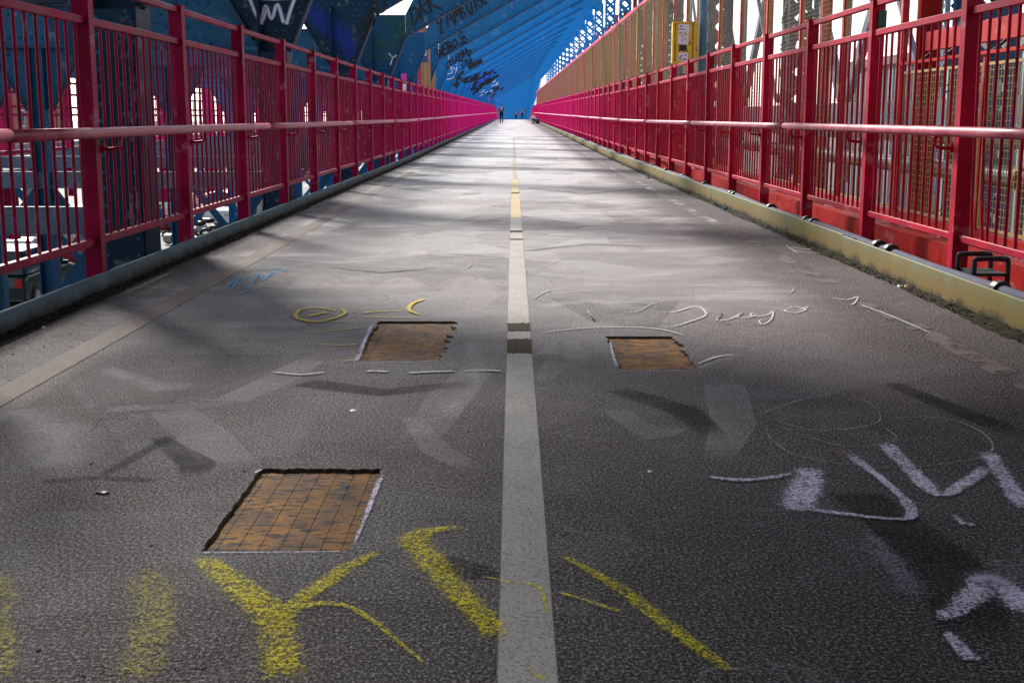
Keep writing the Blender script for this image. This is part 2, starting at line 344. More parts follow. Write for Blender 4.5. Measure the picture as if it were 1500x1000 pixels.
# ------------------------------------------------------------------ mesh helpers
class MB:
    def __init__(s): s.v = []; s.f = []; s.uv = {}
    def box(s, x0, x1, y0, y1, z0, z1, sh=0):          # sh lets the far end rise
        i = len(s.v)
        s.v += [(x0, y0, z0), (x1, y0, z0), (x1, y1, z0 + sh), (x0, y1, z0 + sh),
                (x0, y0, z1), (x1, y0, z1), (x1, y1, z1 + sh), (x0, y1, z1 + sh)]
        s.f += [(i, i+3, i+2, i+1), (i+4, i+5, i+6, i+7), (i, i+1, i+5, i+4), (i+1, i+2, i+6, i+5),
                (i+2, i+3, i+7, i+6), (i+3, i, i+4, i+7)]; return s
    def bar(s, a, b, w, t=None, up=Vector((0, 0, 1))):  # square bar between two points
        a, b = Vector(a), Vector(b); t = t or w
        d = (b - a).normalized()
        if abs(d.dot(up)) > .98: up = Vector((0, 1, 0))
        sx = d.cross(up).normalized() * w / 2; sy = sx.cross(d).normalized() * t / 2
        i = len(s.v)
        for q in (a, b):
            s.v += [tuple(q - sx - sy), tuple(q + sx - sy), tuple(q + sx + sy), tuple(q - sx + sy)]
        s.f += [(i, i+1, i+5, i+4), (i+1, i+2, i+6, i+5), (i+2, i+3, i+7, i+6), (i+3, i, i+4, i+7),
                (i+3, i+2, i+1, i), (i+4, i+5, i+6, i+7)]; return s
    def tube(s, pts, r, n=8, caps=True):
        pts = [Vector(p) for p in pts]; rings = []
        for k, p in enumerate(pts):
            d = (pts[min(k+1, len(pts)-1)] - pts[max(k-1, 0)]).normalized()
            u = Vector((0, 0, 1)) if abs(d.z) < .95 else Vector((0, 1, 0))
            sx = d.cross(u).normalized(); sy = sx.cross(d).normalized()
            rr = r[k] if isinstance(r, (list, tuple)) else r
            i = len(s.v)
            for j in range(n):
                a = 2 * math.pi * j / n; s.v.append(tuple(p + sx * rr * math.cos(a) + sy * rr * math.sin(a)))
            rings.append(i)
        for a, b in zip(rings, rings[1:]):
            for j in range(n): s.f.append((a + j, a + (j+1) % n, b + (j+1) % n, b + j))
        if caps:
            s.f.append(tuple(rings[0] + j for j in reversed(range(n)))); s.f.append(tuple(rings[-1] + j for j in range(n)))
        return s
    def prism(s, poly, y0, y1, plane='xz'):              # polygon extruded
        i = len(s.v); n = len(poly)
        for y in (y0, y1):
            for (a, c) in poly:
                s.v.append((a, y, c) if plane == 'xz' else ((y, a, c) if plane == 'yz' else (a, c, y)))
        s.f.append(tuple(range(i, i + n))); s.f.append(tuple(reversed(range(i + n, i + 2 * n))))
        for j in range(n): s.f.append((i + j, i + n + j, i + n + (j+1) % n, i + (j+1) % n))
        return s
    def dome(s, x, y, z, r, dirv=(0, -1, 0), n=6):
        d = Vector(dirv); u = Vector((0, 0, 1)) if abs(d.z) < .9 else Vector((1, 0, 0))
        sx = d.cross(u).normalized(); sy = sx.cross(d).normalized(); c = Vector((x, y, z)); i = len(s.v)
        for rr, hh in ((1, 0), (.7, .5)):
            for j in range(n):
                a = 2 * math.pi * j / n
                s.v.append(tuple(c + (sx * math.cos(a) + sy * math.sin(a)) * r * rr + d * r * hh))
        s.v.append(tuple(c + d * r * .72))
        for j in range(n):
            k = (j + 1) % n
            s.f += [(i+j, i+k, i+n+k, i+n+j), (i+n+j, i+n+k, i+2*n)]
        return s
    def grid(s, rows):                                   # rows of points -> quads
        i = len(s.v); n = len(rows[0])
        for r in rows: s.v += [tuple(p) for p in r]
        for a in range(len(rows) - 1):
            for j in range(n - 1):
                q = i + a * n + j; s.f.append((q, q+1, q+n+1, q+n))
        return s
    def mesh(s, name, smooth=False, fix=True):
        me = bpy.data.meshes.new(name); me.from_pydata(s.v, [], s.f)
        if fix:
            bm = bmesh.new(); bm.from_mesh(me); bmesh.ops.recalc_face_normals(bm, faces=bm.faces); bm.to_mesh(me); bm.free()
        if smooth:
            for p in me.polygons: p.use_smooth = True
        me.update(); return me
def put(name, me, mat=None, parent=None, loc=None, rot=None, **props):
    o = bpy.data.objects.new(name, me); COL.objects.link(o)
    if mat is not None and me is not None and not me.materials: me.materials.append(mat)
    if parent is not None: o.parent = parent
    if loc is not None: o.location = loc
    if rot is not None: o.rotation_euler = rot
    for k, v in props.items(): o[k] = v
    return o
def thing(name, label, cat, loc=(0, 0, 0), rot=None, group=None):
    o = put(name, None, None, None, loc, rot); o['label'] = label; o['category'] = cat
    if group: o['group'] = group
    return o
def tag(o, label, cat, group=None):
    o['label'] = label; o['category'] = cat
    if group: o['group'] = group
    return o
def bevel(o, wd=.004, seg=1):
    bm = bmesh.new(); bm.from_mesh(o.data)
    bmesh.ops.bevel(bm, geom=[e for e in bm.edges if e.calc_face_angle(0) > .6], offset=wd, segments=seg, affect='EDGES', profile=.5)
    bm.to_mesh(o.data); bm.free(); return o
def copy_tree(o, parent=None):
    kids = list(o.children); c = o.copy(); COL.objects.link(c); c.parent = parent
    for k in kids: copy_tree(k, c)
    return c

# ================================================================== SETTING
# ground far below the walkway
SZ = -4.3
g = MB(); g.grid([[(-600, -300, SZ), (600, -300, SZ)], [(-600, 1500, SZ), (600, 1500, SZ)]])
put('street_ground', g.mesh('street_ground'), M['street'], kind='structure')
for (x, nm) in ((-12.9, 'parking_line'), (-16.4, 'parking_line')):
    m = MB()
    for k in range(30): m.box(x - .06, x + .06, 22 + k * 6, 25.5 + k * 6, SZ + .004, SZ + .008)
    put('lane_marking', m.mesh('lane_marking'), M['white_paint'], kind='structure')
m = MB(); m.box(-26, -19.4, 10, 240, SZ, SZ + .14)
put('pavement', m.mesh('pavement'), M['concrete'], kind='structure')

# ---- deck with hatch recesses
def rect(pts):
    q = [G(*p) for p in pts]
    x0 = (q[0][0] + q[3][0]) / 2; x1 = (q[1][0] + q[2][0]) / 2
    y1 = (q[0][1] + q[1][1]) / 2; y0 = (q[2][1] + q[3][1]) / 2
    return [x0, x1, y0, y1]
HATCH = [rect([(385, 686), (560, 687), (512, 807), (290, 807)]),
         rect([(549, 471), (659, 470), (655, 527), (524, 530)]),
         rect([(890, 492), (990, 493), (1017, 541), (906, 541)])]
WL, WR = -2.535, 2.535
ys = [0.0] + [h for r in HATCH for h in (r[2] - .05, r[3] + .05)]
ys = sorted(ys); xs = [WL] + sorted([h for r in HATCH for h in (r[0] - .05, r[1] + .05)]) + [WR]
y = max(ys) + .6
while y < 262: ys.append(y); y += 1.0 if y < 60 else 2.0
ys = [-12.0, -6.0] + ys
d = MB()
def inhatch(cx, cy): return any(r[0] - .05 < cx < r[1] + .05 and r[2] - .05 < cy < r[3] + .05 for r in HATCH)
for a, b in zip(ys, ys[1:]):
    for c, e in zip(xs, xs[1:]):
        if inhatch((c + e) / 2, (a + b) / 2): continue
        i = len(d.v); d.v += [(c, a, zp(a)), (e, a, zp(a)), (e, b, zp(b)), (c, b, zp(b))]; d.f.append((i, i+1, i+2, i+3))
DEPTH = .013
wall = MB()
def jag(rr, per=26, amp=(.006, .006, .006, .006)):
    x0, x1, y0, y1 = rr; inner = []; outer = []
    X0, X1, Y0, Y1 = x0 - .05, x1 + .05, y0 - .05, y1 + .05
    sides = [((x0, y0), (x1, y0), (X0, Y0), (X1, Y0), amp[0]), ((x1, y0), (x1, y1), (X1, Y0), (X1, Y1), amp[1]),
             ((x1, y1), (x0, y1), (X1, Y1), (X0, Y1), amp[2]), ((x0, y1), (x0, y0), (X0, Y1), (X0, Y0), amp[3])]
    for (a, b, c, e, am) in sides:
        for k in range(per):
            t = k / per; j = random.uniform(-am, am) if k else 0
            if k and am > .01 and random.random() < .4: j += random.uniform(0, am)
            nx, ny = (b[1] - a[1]), -(b[0] - a[0]); l = math.hypot(nx, ny)
            inner.append((a[0] + (b[0] - a[0]) * t + nx / l * j, a[1] + (b[1] - a[1]) * t + ny / l * j))
            outer.append((c[0] + (e[0] - c[0]) * t, c[1] + (e[1] - c[1]) * t))
    return inner, outer
for q, r in enumerate(HATCH):
    amp = [(.003, .008, .010, .004), (.003, .026, .004, .007), (.003, .012, .003, .010)][q]
    inn, out = jag(r, 26, amp); n = len(inn); i = len(d.v)
    d.v += [(a, b, 0) for a, b in inn] + [(a, b, 0) for a, b in out]
    for k in range(n): d.f.append((i + k, i + (k+1) % n, i + n + (k+1) % n, i + n + k))
    i = len(wall.v)
    wall.v += [(a, b, 0) for a, b in inn] + [(a, b, -DEPTH - .01) for a, b in inn]
    for k in range(n): wall.f.append((i + k, i + (k+1) % n, i + n + (k+1) % n, i + n + k))
me = d.mesh('walkway_deck', fix=False)
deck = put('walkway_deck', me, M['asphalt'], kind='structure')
put('slab_edge', wall.mesh('slab_edge'), M['slab'], deck)
m = MB()
for a, b in zip(ys, ys[1:]):
    m.box(WL, WR, a, b, zp(a) - .28, zp(a) - .05, zp(b) - zp(a))
put('slab', m.mesh('slab'), M['slab'], deck)

# hatches: rusty plates with raised bars
HL = ['large rusty hatch plate nearest the camera, sunk in asphalt left of the white line',
      'rusty hatch plate with jagged right edge, beside the worn gap in the centre line',
      'smaller rusty hatch plate right of the centre line, below the chalk writing']
for q, r in enumerate(HATCH):
    x0, x1, y0, y1 = r
    t = thing('rusty_hatch', HL[q], 'hatch', ((x0 + x1) / 2, (y0 + y1) / 2, -DEPTH), group='rusty hatch plates in the deck')
    W, H = x1 - x0 + .05, y1 - y0 + .05
    m = MB(); m.box(-W/2, W/2, -H/2, H/2, -.006, 0); put('base_plate', m.mesh('base_plate'), M['rust'], t)
    nc = 8 if q == 0 else 6
    for a in range(nc):
        cx = -W/2 + W * (a + .5) / nc; w2 = W / nc / 2 - .0005; zz = random.uniform(.0012, .0017)
        bx = MB(); nseg = 1; rows = []
        for k in range(nseg + 1):
            yy_ = -H/2 + H * k / nseg; j = random.uniform(-.0012, .0012); dz = random.uniform(-.0001, .0001)
            rows.append([(-w2 + j, yy_, 0), (-w2 + j + .001, yy_, zz + dz), (w2 + j - .001, yy_, zz + dz), (w2 + j, yy_, 0)])
        bx.grid(rows); put('tread_strip', bx.mesh('tread_strip'), M['rust'], t, (cx, 0, 0))
# rusty joint slots across the deck
for (px, py, wpx) in ((608, 258, 34), (682, 212, 42), (732, 204, 12), (615, 218, 10)):
    gx, gy = G(px, py); gx2, _ = G(px + wpx, py); wd = (gx2 - gx)
    m = MB(); m.box(-wd/2, wd/2, -.05, .05, .003, .006)
    tag(put('joint_strip', m.mesh('joint_strip'), M['rust_dark'], None, (gx, gy, zp(gy))),
        'thin rusty joint strip lying across the deck, %s' % {608: 'longest, crossing the left edge line', 682: 'halfway between kerb and centre line', 732: 'short one closest to the walker', 615: 'short one touching the left kerb'}[px], 'joint strip', 'rusty joint strips')

# ---- ribbons: painted lines, spray and chalk strokes
def smooth(pts, n=6):
    if len(pts) < 3: return [tuple(pts[0][k] + (pts[1][k] - pts[0][k]) * i / n for k in range(len(pts[0]))) for i in range(n + 1)]
    out = []
    P = [pts[0]] + list(pts) + [pts[-1]]
    for i in range(1, len(P) - 2):
        for j in range(n):
            t = j / n
            out.append(tuple(.5 * (2*P[i][k] + (P[i+1][k] - P[i-1][k]) * t + (2*P[i-1][k] - 5*P[i][k] + 4*P[i+1][k] - P[i+2][k]) * t*t
                       + (3*P[i][k] - P[i-1][k] - 3*P[i+1][k] + P[i+2][k]) * t**3) for k in range(len(pts[0]))))
    out.append(tuple(pts[-1])); return out
def ribbon_mesh(name, strokes, z0=.004, f3=None):
    """strokes: list of polylines of (x, y, half width) in a plane; f3 maps (x, y, lift) -> 3D"""
    V = []; Fc = []; UV = []
    for si, st in enumerate(strokes):
        lift = z0 + si * .00006; n = len(st); base = len(V)
        tot = sum(math.hypot(st[k+1][0] - st[k][0], st[k+1][1] - st[k][1]) for k in range(n-1)) or 1; acc = 0; us = [0]
        for k in range(n-1): acc += math.hypot(st[k+1][0] - st[k][0], st[k+1][1] - st[k][1]); us.append(acc / tot)
        for k in range(n):
            a = st[max(k-1, 0)]; b = st[min(k+1, n-1)]; dx, dy = b[0] - a[0], b[1] - a[1]; l = math.hypot(dx, dy) or 1
            nx, ny = -dy / l, dx / l; x, y, h = st[k]
            for s_ in (-1, 0, 1):
                V.append(f3(x + nx * h * s_, y + ny * h * s_, lift))
        for k in range(n - 1):
            for c in (0, 1):
                q = base + k * 3 + c; Fc.append((q, q+3, q+4, q+1))
                UV.append(((us[k], c * .5), (us[k+1], c * .5), (us[k+1], c * .5 + .5), (us[k], c * .5 + .5)))
    me = bpy.data.meshes.new(name); me.from_pydata(V, [], Fc); ul = me.uv_layers.new(name='UVMap')
    for p, uvs in zip(me.polygons, UV):
        for li, uv in zip(p.loop_indices, uvs): ul.data[li].uv = uv
    me.update(); return me
def deckf(x, y, l): return (x, y, zp(y) + l)
LIFT = [.0036]
def ground_strokes(name, label, cat, mat, strokes, group=None, n=6):
    """strokes in photograph pixels (px, py, half width in px) turned into places on the deck"""
    out = []
    for st in strokes:
        q = []
        for (px, py, hw) in smooth(st, n):
            x, y = G(px, py); s_ = F / (y * .985 + EYE * .174); q.append((x, y, hw * (1.75 if cat == 'spray paint' else 1.3) / s_))
        out.append(q)
    LIFT[0] += .00014
    if len(out) == 1: return tag(put(name, ribbon_mesh(name, out, LIFT[0], deckf), mat), label, cat, group)
    t = thing(name, label, cat, (0, 0, 0), None, group)
    for i, st in enumerate(out): put('stroke', ribbon_mesh('stroke', [st], LIFT[0] + i * .00004, deckf), mat, t)
    return t
def line(name, x, hw, segs, mat, z=.0026):
    st = []
    for (a, b) in segs:
        p = []; y = a
        while y < b: p.append((x, y, hw)); y += .5 if b - a > 3 else .1
        p.append((x, b, hw)); st.append(p)
    me = ribbon_mesh(name, st, z, deckf); return put(name, me, mat, kind='structure')
gy = lambda py: G(752, py)[1]
line('centre_line', .028, .063, [(0.5, gy(518)), (gy(497), gy(486)), (gy(474), gy(352)), (gy(350), gy(341)), (gy(338), gy(320))], M['stripe'])
line('centre_line', .028, .063, [(gy(319.6), gy(284)), (gy(282), gy(263))], stripe_mat('yellowed_far_line', (.56, .45, .28), .34, .46))
line('centre_line', .028, .05, [(gy(262), gy(205))], M['stripe_far'])
line('edge_line', -2.01, .075, [(1.5, gy(252))], M['edge_band'])
line('edge_line', 2.10, .07, [(gy(700), gy(478))], M['edge_worn'], .0029)
line('edge_line', 2.09, .07, [(gy(482), gy(440)), (gy(415), gy(330))], M['edge_worn'])
line('edge_line', 2.08, .06, [(gy(330), gy(215))], M['edge_far'])
m = MB()
for (a, b) in ((gy(518), gy(497)), (gy(486), gy(474)), (gy(352), gy(350)), (gy(341), gy(338)), (gy(284), gy(282))):
    pts0 = [(-.03, a), (.02, a + .01), (.06, a), (.09, a + .02), (.093, b - .02), (.05, b), (.0, b - .02), (-.03, b - .01)]
    pts0 = [(-.030 + .116 * k / 14, a + random.uniform(-.02, .03)) for k in range(15)] + [(.086 - .116 * k / 14, b + random.uniform(-.03, .02) * (1 if b - a > .1 else .3)) for k in range(15)]
    if b - a < .1: pts0 = [(-.036, a), (.02, a + .01), (.06, a), (.095, a + .01), (.09, b), (.0, b - .01)]
    m.prism(pts0, .0030, .0034, 'xy')
put('bare_rust_patch', m.mesh('bare_rust_patch'), M['rust_olive'], kind='structure')

# scuffs: pale and dark wipes of worn surface, part of the deck
def scuffs(strokes, mat, z0):
    for i, st in enumerate(strokes):
        q = []
        for (px, py, hw) in [tuple(a_[c] + (b_[c] - a_[c]) * t_ / 4 for c in range(3)) for a_, b_ in zip(st, st[1:]) for t_ in range(5)]:
            x, y = G(px, py)
            if q and abs(q[-1][0] - x) + abs(q[-1][1] - y) < 1e-4: continue
            q.append((x, y, hw / (F / (y * .985 + EYE * .174))))
        put('worn_scuff', ribbon_mesh('worn_scuff', [q], z0 + i * .00002, deckf), M[mat], deck)
scuffs([[(250, 600, 34), (300, 640, 40), (345, 690, 44)], [(330, 590, 26), (400, 560, 30), (470, 520, 20)], [(150, 600, 20), (270, 595, 18), (350, 590, 16)],
        [(716, 430, 22), (694, 452, 14), (680, 462, 3)], [(560, 425, 16), (590, 408, 22), (620, 425, 14)], [(650, 425, 18), (680, 405, 24), (715, 425, 18)], [(430, 425, 16), (470, 406, 22), (500, 425, 12)],
        [(400, 421, 26), (398, 403, 8)], [(455, 423, 34), (452, 402, 12)], [(520, 421, 24), (520, 404, 8)], [(598, 423, 24), (596, 406, 5)], [(690, 425, 44), (690, 402, 9)], [(350, 421, 24), (352, 405, 8)], [(470, 300, 20), (470, 291, 5)], [(540, 302, 24), (540, 291, 6)], [(610, 302, 26), (610, 290, 8)], [(690, 303, 40), (690, 289, 14)], [(620, 640, 30), (660, 580, 34), (720, 520, 20)], [(600, 610, 16), (640, 660, 24), (700, 690, 20)],
        [(800, 520, 18), (830, 500, 20), (850, 535, 18)], [(790, 560, 14), (820, 530, 22), (850, 545, 8)], [(1060, 560, 30), (1075, 620, 34), (1050, 680, 22)], [(900, 600, 20), (960, 640, 26), (1000, 620, 18)],
        [(570, 300, 6), (640, 296, 8), (735, 302, 8)], [(775, 300, 8), (850, 306, 12), (960, 318, 12)], [(600, 318, 6), (680, 312, 9), (738, 316, 5)], [(770, 345, 8), (880, 335, 8), (1000, 350, 10)]], 'scuff', .0008)
scuffs([[(500, 380, 16), (620, 372, 22), (735, 380, 18)], [(780, 400, 26), (900, 410, 34), (1020, 395, 22)], [(540, 330, 8), (640, 334, 12), (738, 328, 8)], [(790, 450, 20), (860, 440, 26), (940, 450, 14)],
        [(640, 256, 4), (720, 252, 6), (800, 254, 5), (900, 258, 3)], [(640, 235, 2), (740, 232, 3), (860, 236, 2)], [(690, 500, 20), (700, 560, 24), (640, 620, 26)], [(20, 600, 60), (90, 640, 70), (60, 700, 50)],
        [(150, 540, 30), (240, 570, 34), (300, 560, 20)], [(1020, 540, 8), (1060, 525, 10), (1090, 518, 6)], [(620, 200, 1.5), (740, 198, 2.5), (850, 201, 1.5)]], 'scuff_soft', .0013)
scuffs([[(150, 696, 10), (200, 668, 12), (258, 636, 10)], [(230, 640, 14), (290, 680, 30), (280, 700, 20)], [(60, 705, 12), (150, 700, 14), (240, 705, 10)], [(440, 560, 30), (560, 575, 26), (700, 560, 20)],
        [(540, 268, 4), (640, 272, 6), (735, 270, 4)], [(770, 276, 5), (860, 284, 7), (960, 274, 4)], [(770, 368, 6), (860, 358, 9), (980, 362, 6)], [(480, 392, 6), (560, 400, 9), (650, 392, 6)],
        [(900, 570, 22), (1000, 600, 30), (1050, 640, 20)], [(640, 820, 26), (690, 835, 34), (725, 850, 20)], [(1250, 720, 40), (1380, 820, 60), (1450, 960, 60)], [(1300, 560, 16), (1400, 600, 24), (1500, 640, 24)]], 'scuff_dark', .0019)
# bold yellow spray strokes in the foreground
ground_strokes('chipped_paint_lip', 'chipped pale paint along the front and right edges of the nearest hatch', 'paint', M['spray_white'],
    [[(285, 811, 3), (400, 810, 2), (512, 809, 1.5)], [(517, 803, 2), (535, 760, 5), (548, 725, 6), (562, 692, 4)], [(372, 694, 4), (384, 688, 4)]])
ground_strokes('chipped_paint_lip', 'chipped pale paint along the front edge of the right hatch', 'paint', M['spray_white'],
    [[(908, 543, 1.5), (960, 544, 1), (1016, 543, 1.5)], [(893, 500, 2), (898, 520, 3), (904, 540, 3)]])
ground_strokes('chipped_paint_lip', 'chipped pale paint along the left edge of the middle hatch', 'paint', M['spray_white'],
    [[(546, 474, 4), (535, 498, 4), (522, 528, 5), (505, 534, 2)], [(530, 533, 1.5), (600, 531, 1), (654, 529, 1.5)]])
ground_strokes('yellow_spray_paint', 'bold yellow forked spray stroke running down from the nearest hatch', 'spray paint', M['spray_yellow'],
    [[(290, 812, 16), (335, 850, 24), (385, 888, 30), (405, 915, 30), (408, 950, 30), (425, 1010, 40)],
     [(395, 925, 26), (430, 895, 14), (480, 885, 8), (530, 900, 6), (600, 955, 4), (640, 990, 2)],
     [(560, 806, 8), (500, 838, 16), (440, 880, 16), (405, 905, 10)]], 'yellow spray strokes on the deck')
ground_strokes('yellow_spray_paint', 'pale yellow vertical spray stroke at lower left, left of the forked one', 'spray paint', M['spray_yellow_pale'],
    [[(175, 845, 24), (215, 850, 34), (225, 900, 34), (212, 960, 36), (200, 1010, 40)]], 'yellow spray strokes on the deck')
ground_strokes('yellow_spray_paint', 'faint yellow spray patch cut by the left edge of the picture', 'spray paint', M['spray_yellow_pale'],
    [[(-20, 840, 20), (8, 870, 20), (0, 910, 16), (10, 960, 20), (-10, 1010, 16)]], 'yellow spray strokes on the deck')
ground_strokes('yellow_spray_paint', 'yellow hooked spray stroke ending against the left side of the centre line', 'spray paint', M['spray_yellow'],
    [[(700, 776, 5), (650, 776, 12), (608, 790, 22), (630, 822, 24), (665, 862, 24), (705, 905, 22), (740, 950, 20)],
     [(700, 843, 3), (735, 852, 4), (790, 862, 3), (800, 905, 4)], [(772, 978, 4), (800, 1000, 8)]], 'yellow spray strokes on the deck')
ground_strokes('yellow_spray_paint', 'long yellow diagonal spray stroke right of the centre line', 'spray paint', M['spray_yellow'],
    [[(812, 808, 5), (860, 835, 9), (920, 872, 14), (975, 915, 15), (1030, 955, 14), (1070, 982, 10), (1105, 978, 6)],
     [(815, 868, 3), (870, 885, 5), (915, 900, 4)]], 'yellow spray strokes on the deck')
# white spray, lower right
ground_strokes('white_spray_paint', 'white wedge shaped spray outline with thick left bar at lower right', 'spray paint', M['spray_white'],
    [[(1188, 684, 18), (1180, 712, 26), (1172, 742, 28), (1200, 752, 12)],
     [(1150, 742, 10), (1220, 752, 9), (1290, 760, 6), (1332, 760, 8), (1330, 740, 10), (1305, 715, 7), (1275, 690, 8), (1235, 660, 14)],
     [(1028, 698, 5), (1075, 704, 8), (1120, 702, 8), (1165, 694, 5)]], 'white spray strokes on the deck')
ground_strokes('white_spray_paint', 'white spray zigzag near the right edge of the picture', 'spray paint', M['spray_white'],
    [[(1290, 645, 14), (1335, 690, 14), (1375, 725, 14), (1420, 705, 12), (1450, 680, 12)],
     [(1445, 660, 14), (1470, 700, 14), (1505, 752, 16)], [(1398, 756, 5), (1412, 768, 8), (1432, 770, 6)]], 'white spray strokes on the deck')
ground_strokes('white_spray_paint', 'speckled white spray fork with a drip in the lower right corner', 'spray paint', M['spray_white'],
    [[(1352, 905, 10), (1385, 905, 16), (1420, 880, 22), (1450, 850, 24), (1480, 870, 22), (1510, 910, 20)],
     [(1385, 925, 8), (1405, 950, 12), (1430, 972, 15)]], 'white spray strokes on the deck')
ground_strokes('white_spray_paint', 'thin violet white haze of spray rising left of the corner fork', 'spray paint', M['spray_white_thin'],
    [[(1270, 780, 10), (1310, 830, 20), (1355, 885, 26)], [(1430, 835, 30), (1460, 850, 36), (1500, 830, 20)]], 'white spray strokes on the deck')
# chalk
def chalk(label, strokes, mat='chalk_faint', name='chalk_drawing', group='chalk marks on the deck'):
    return ground_strokes(name, label, 'chalk mark', M[mat], strokes, group, 7)
chalk('thin chalk loops over the lower right deck above the spray wedge',
    [[(1080, 620, 2), (1200, 580, 2), (1270, 590, 2), (1285, 620, 2), (1200, 632, 2), (1130, 615, 2), (1110, 600, 2)],
     [(1270, 620, 2), (1340, 612, 3), (1400, 618, 3), (1445, 640, 3), (1450, 665, 3), (1400, 678, 2), (1300, 686, 2), (1180, 672, 2), (1130, 645, 2), (1120, 618, 2)],
     [(1120, 618, 2), (1180, 640, 2), (1240, 655, 2), (1300, 650, 2), (1312, 640, 2), (1285, 622, 2)]])
chalk('cursive white chalk word under the blank middle of the right deck, nearest the right hatch', [
    [(955, 455, 2), (985, 458, 2.5), (1020, 450, 2.5), (1034, 462, 2.5), (1010, 472, 2.5), (980, 480, 2), (950, 478, 2)],
    [(1032, 470, 2), (1050, 468, 2), (1058, 460, 2), (1050, 470, 2), (1070, 468, 2), (1088, 458, 2), (1080, 466, 2), (1100, 465, 2), (1112, 458, 2)],
    [(1105, 456, 2), (1100, 464, 2), (1125, 462, 2), (1132, 455, 2), (1130, 468, 2), (1118, 476, 2), (1112, 471, 2), (1125, 466, 2)],
    [(1150, 453, 2), (1165, 450, 2), (1180, 454, 2), (1165, 459, 2), (1150, 457, 2), (1150, 453, 2)],
    [(1170, 455, 2), (1185, 450, 2)]], 'chalk_white')
chalk('long white chalk arc passing just above the right hatch',
    [[(780, 490, 2), (850, 482, 3), (920, 480, 3), (970, 484, 3), (1010, 495, 2.5)], [(1020, 535, 2), (1050, 524, 5), (1078, 520, 3)]], 'chalk_white')
chalk('faded chalk lettering across the right deck above the cursive word', [
    [(890, 455, 1.6), (930, 458, 2), (960, 445, 2), (1010, 440, 1.6), (1060, 450, 1.6)], [(815, 430, 1.6), (850, 428, 2), (900, 428, 1.6)],
    [(1000, 424, 1.4), (1020, 420, 1.6), (1050, 422, 1.4), (1030, 427, 1.4), (1000, 426, 1.4)], [(1075, 422, 1.4), (1110, 418, 1.5), (1140, 420, 1.4)],
    [(1150, 420, 1.4), (1162, 424, 1.8), (1158, 430, 1.6)], [(940, 428, 1.4), (960, 426, 1.4), (980, 424, 1.4)], [(862, 460, 2), (870, 470, 3), (858, 452, 2)]])
chalk('white chalk squiggles left of the centre line before the far deck', [
    [(600, 360, 1.5), (640, 368, 1.8), (672, 372, 1.8), (690, 388, 1.8), (670, 396, 1.6), (620, 396, 1.5)],
    [(560, 385, 1.4), (600, 382, 1.6), (620, 392, 1.6), (600, 400, 1.4)], [(700, 385, 1.5), (720, 392, 2), (735, 395, 1.6)],
    [(690, 340, 1.3), (720, 352, 1.5), (735, 350, 1.3)]])
chalk('white chalk squiggles right of the centre line before the far deck', [
    [(778, 392, 1.5), (800, 390, 1.6), (830, 378, 1.6), (870, 374, 1.4)], [(840, 340, 1.3), (860, 338, 1.5), (900, 342, 1.4), (925, 336, 1.3)],
    [(780, 440, 2), (800, 428, 2), (830, 424, 2), (870, 430, 1.6)], [(1040, 330, 1.2), (1080, 328, 1.4), (1120, 330, 1.2)],
    [(900, 290, 1.6), (940, 288, 2), (980, 288, 1.8), (1000, 291, 1.4)]])
chalk('broad white chalk smears in a row under the middle hatch', [
    [(395, 546, 3), (440, 550, 5), (480, 546, 4)], [(535, 545, 5), (552, 545, 7), (570, 546, 5)], [(595, 548, 4), (630, 546, 6), (670, 545, 4)], [(675, 545, 3), (720, 544, 6), (738, 546, 3)]], 'chalk_white')
chalk('small white chalk scrawl beyond the right edge line', [
    [(1158, 362, 1.3), (1180, 366, 1.5), (1200, 362, 1.3)], [(1165, 368, 1.3), (1195, 372, 1.5), (1225, 368, 1.3)], [(1150, 360, 1.2), (1170, 372, 1.4)]], 'chalk_white')
chalk('broken white chalk curl where the right edge line begins', [
    [(1210, 436, 1.5), (1240, 440, 2), (1256, 436, 1.6), (1250, 446, 1.6), (1236, 448, 1.5)], [(1255, 446, 2), (1300, 462, 2.2), (1370, 492, 2.2)]], 'chalk_white')
chalk('bright blue chalk tag beside the left edge line', [
    [(300, 430, 2), (330, 433, 2.5), (360, 428, 2.2), (368, 420, 1.8)], [(330, 424, 1.6), (345, 408, 1.6)], [(338, 425, 1.5), (352, 408, 1.6)],
    [(335, 417, 1.5), (360, 418, 1.5)], [(362, 425, 1.5), (356, 410, 1.5), (375, 404, 1.6)], [(368, 418, 1.5), (380, 402, 1.5), (385, 412, 1.4), (398, 400, 1.6), (395, 408, 1.4)],
    [(378, 396, 1.8), (400, 394, 2), (418, 396, 2), (405, 400, 1.8), (385, 398, 1.6)]], 'chalk_blue')
chalk('yellow chalk oval and arrow drawn above the middle hatch', [
    [(502, 460, 3), (470, 452, 4), (440, 455, 4), (434, 466, 5), (455, 472, 5), (480, 470, 5), (505, 460, 4), (495, 450, 3)], [(450, 465, 6), (480, 458, 5)],
    [(530, 460, 5), (545, 458, 4), (590, 456, 2)], [(528, 465, 3), (580, 466, 2), (625, 466, 2)], [(625, 438, 3), (604, 446, 4), (600, 456, 4), (620, 464, 3)]], 'chalk_yellow')
chalk('yellow chalk dashes left of the middle hatch', [
    [(440, 474, 2), (500, 472, 2.2), (540, 470, 2)], [(440, 487, 2), (490, 485, 2.4), (535, 481, 2)], [(455, 505, 2), (500, 507, 2.6), (528, 505, 2)], [(500, 531, 3), (520, 528, 3)]], 'chalk_yellow')

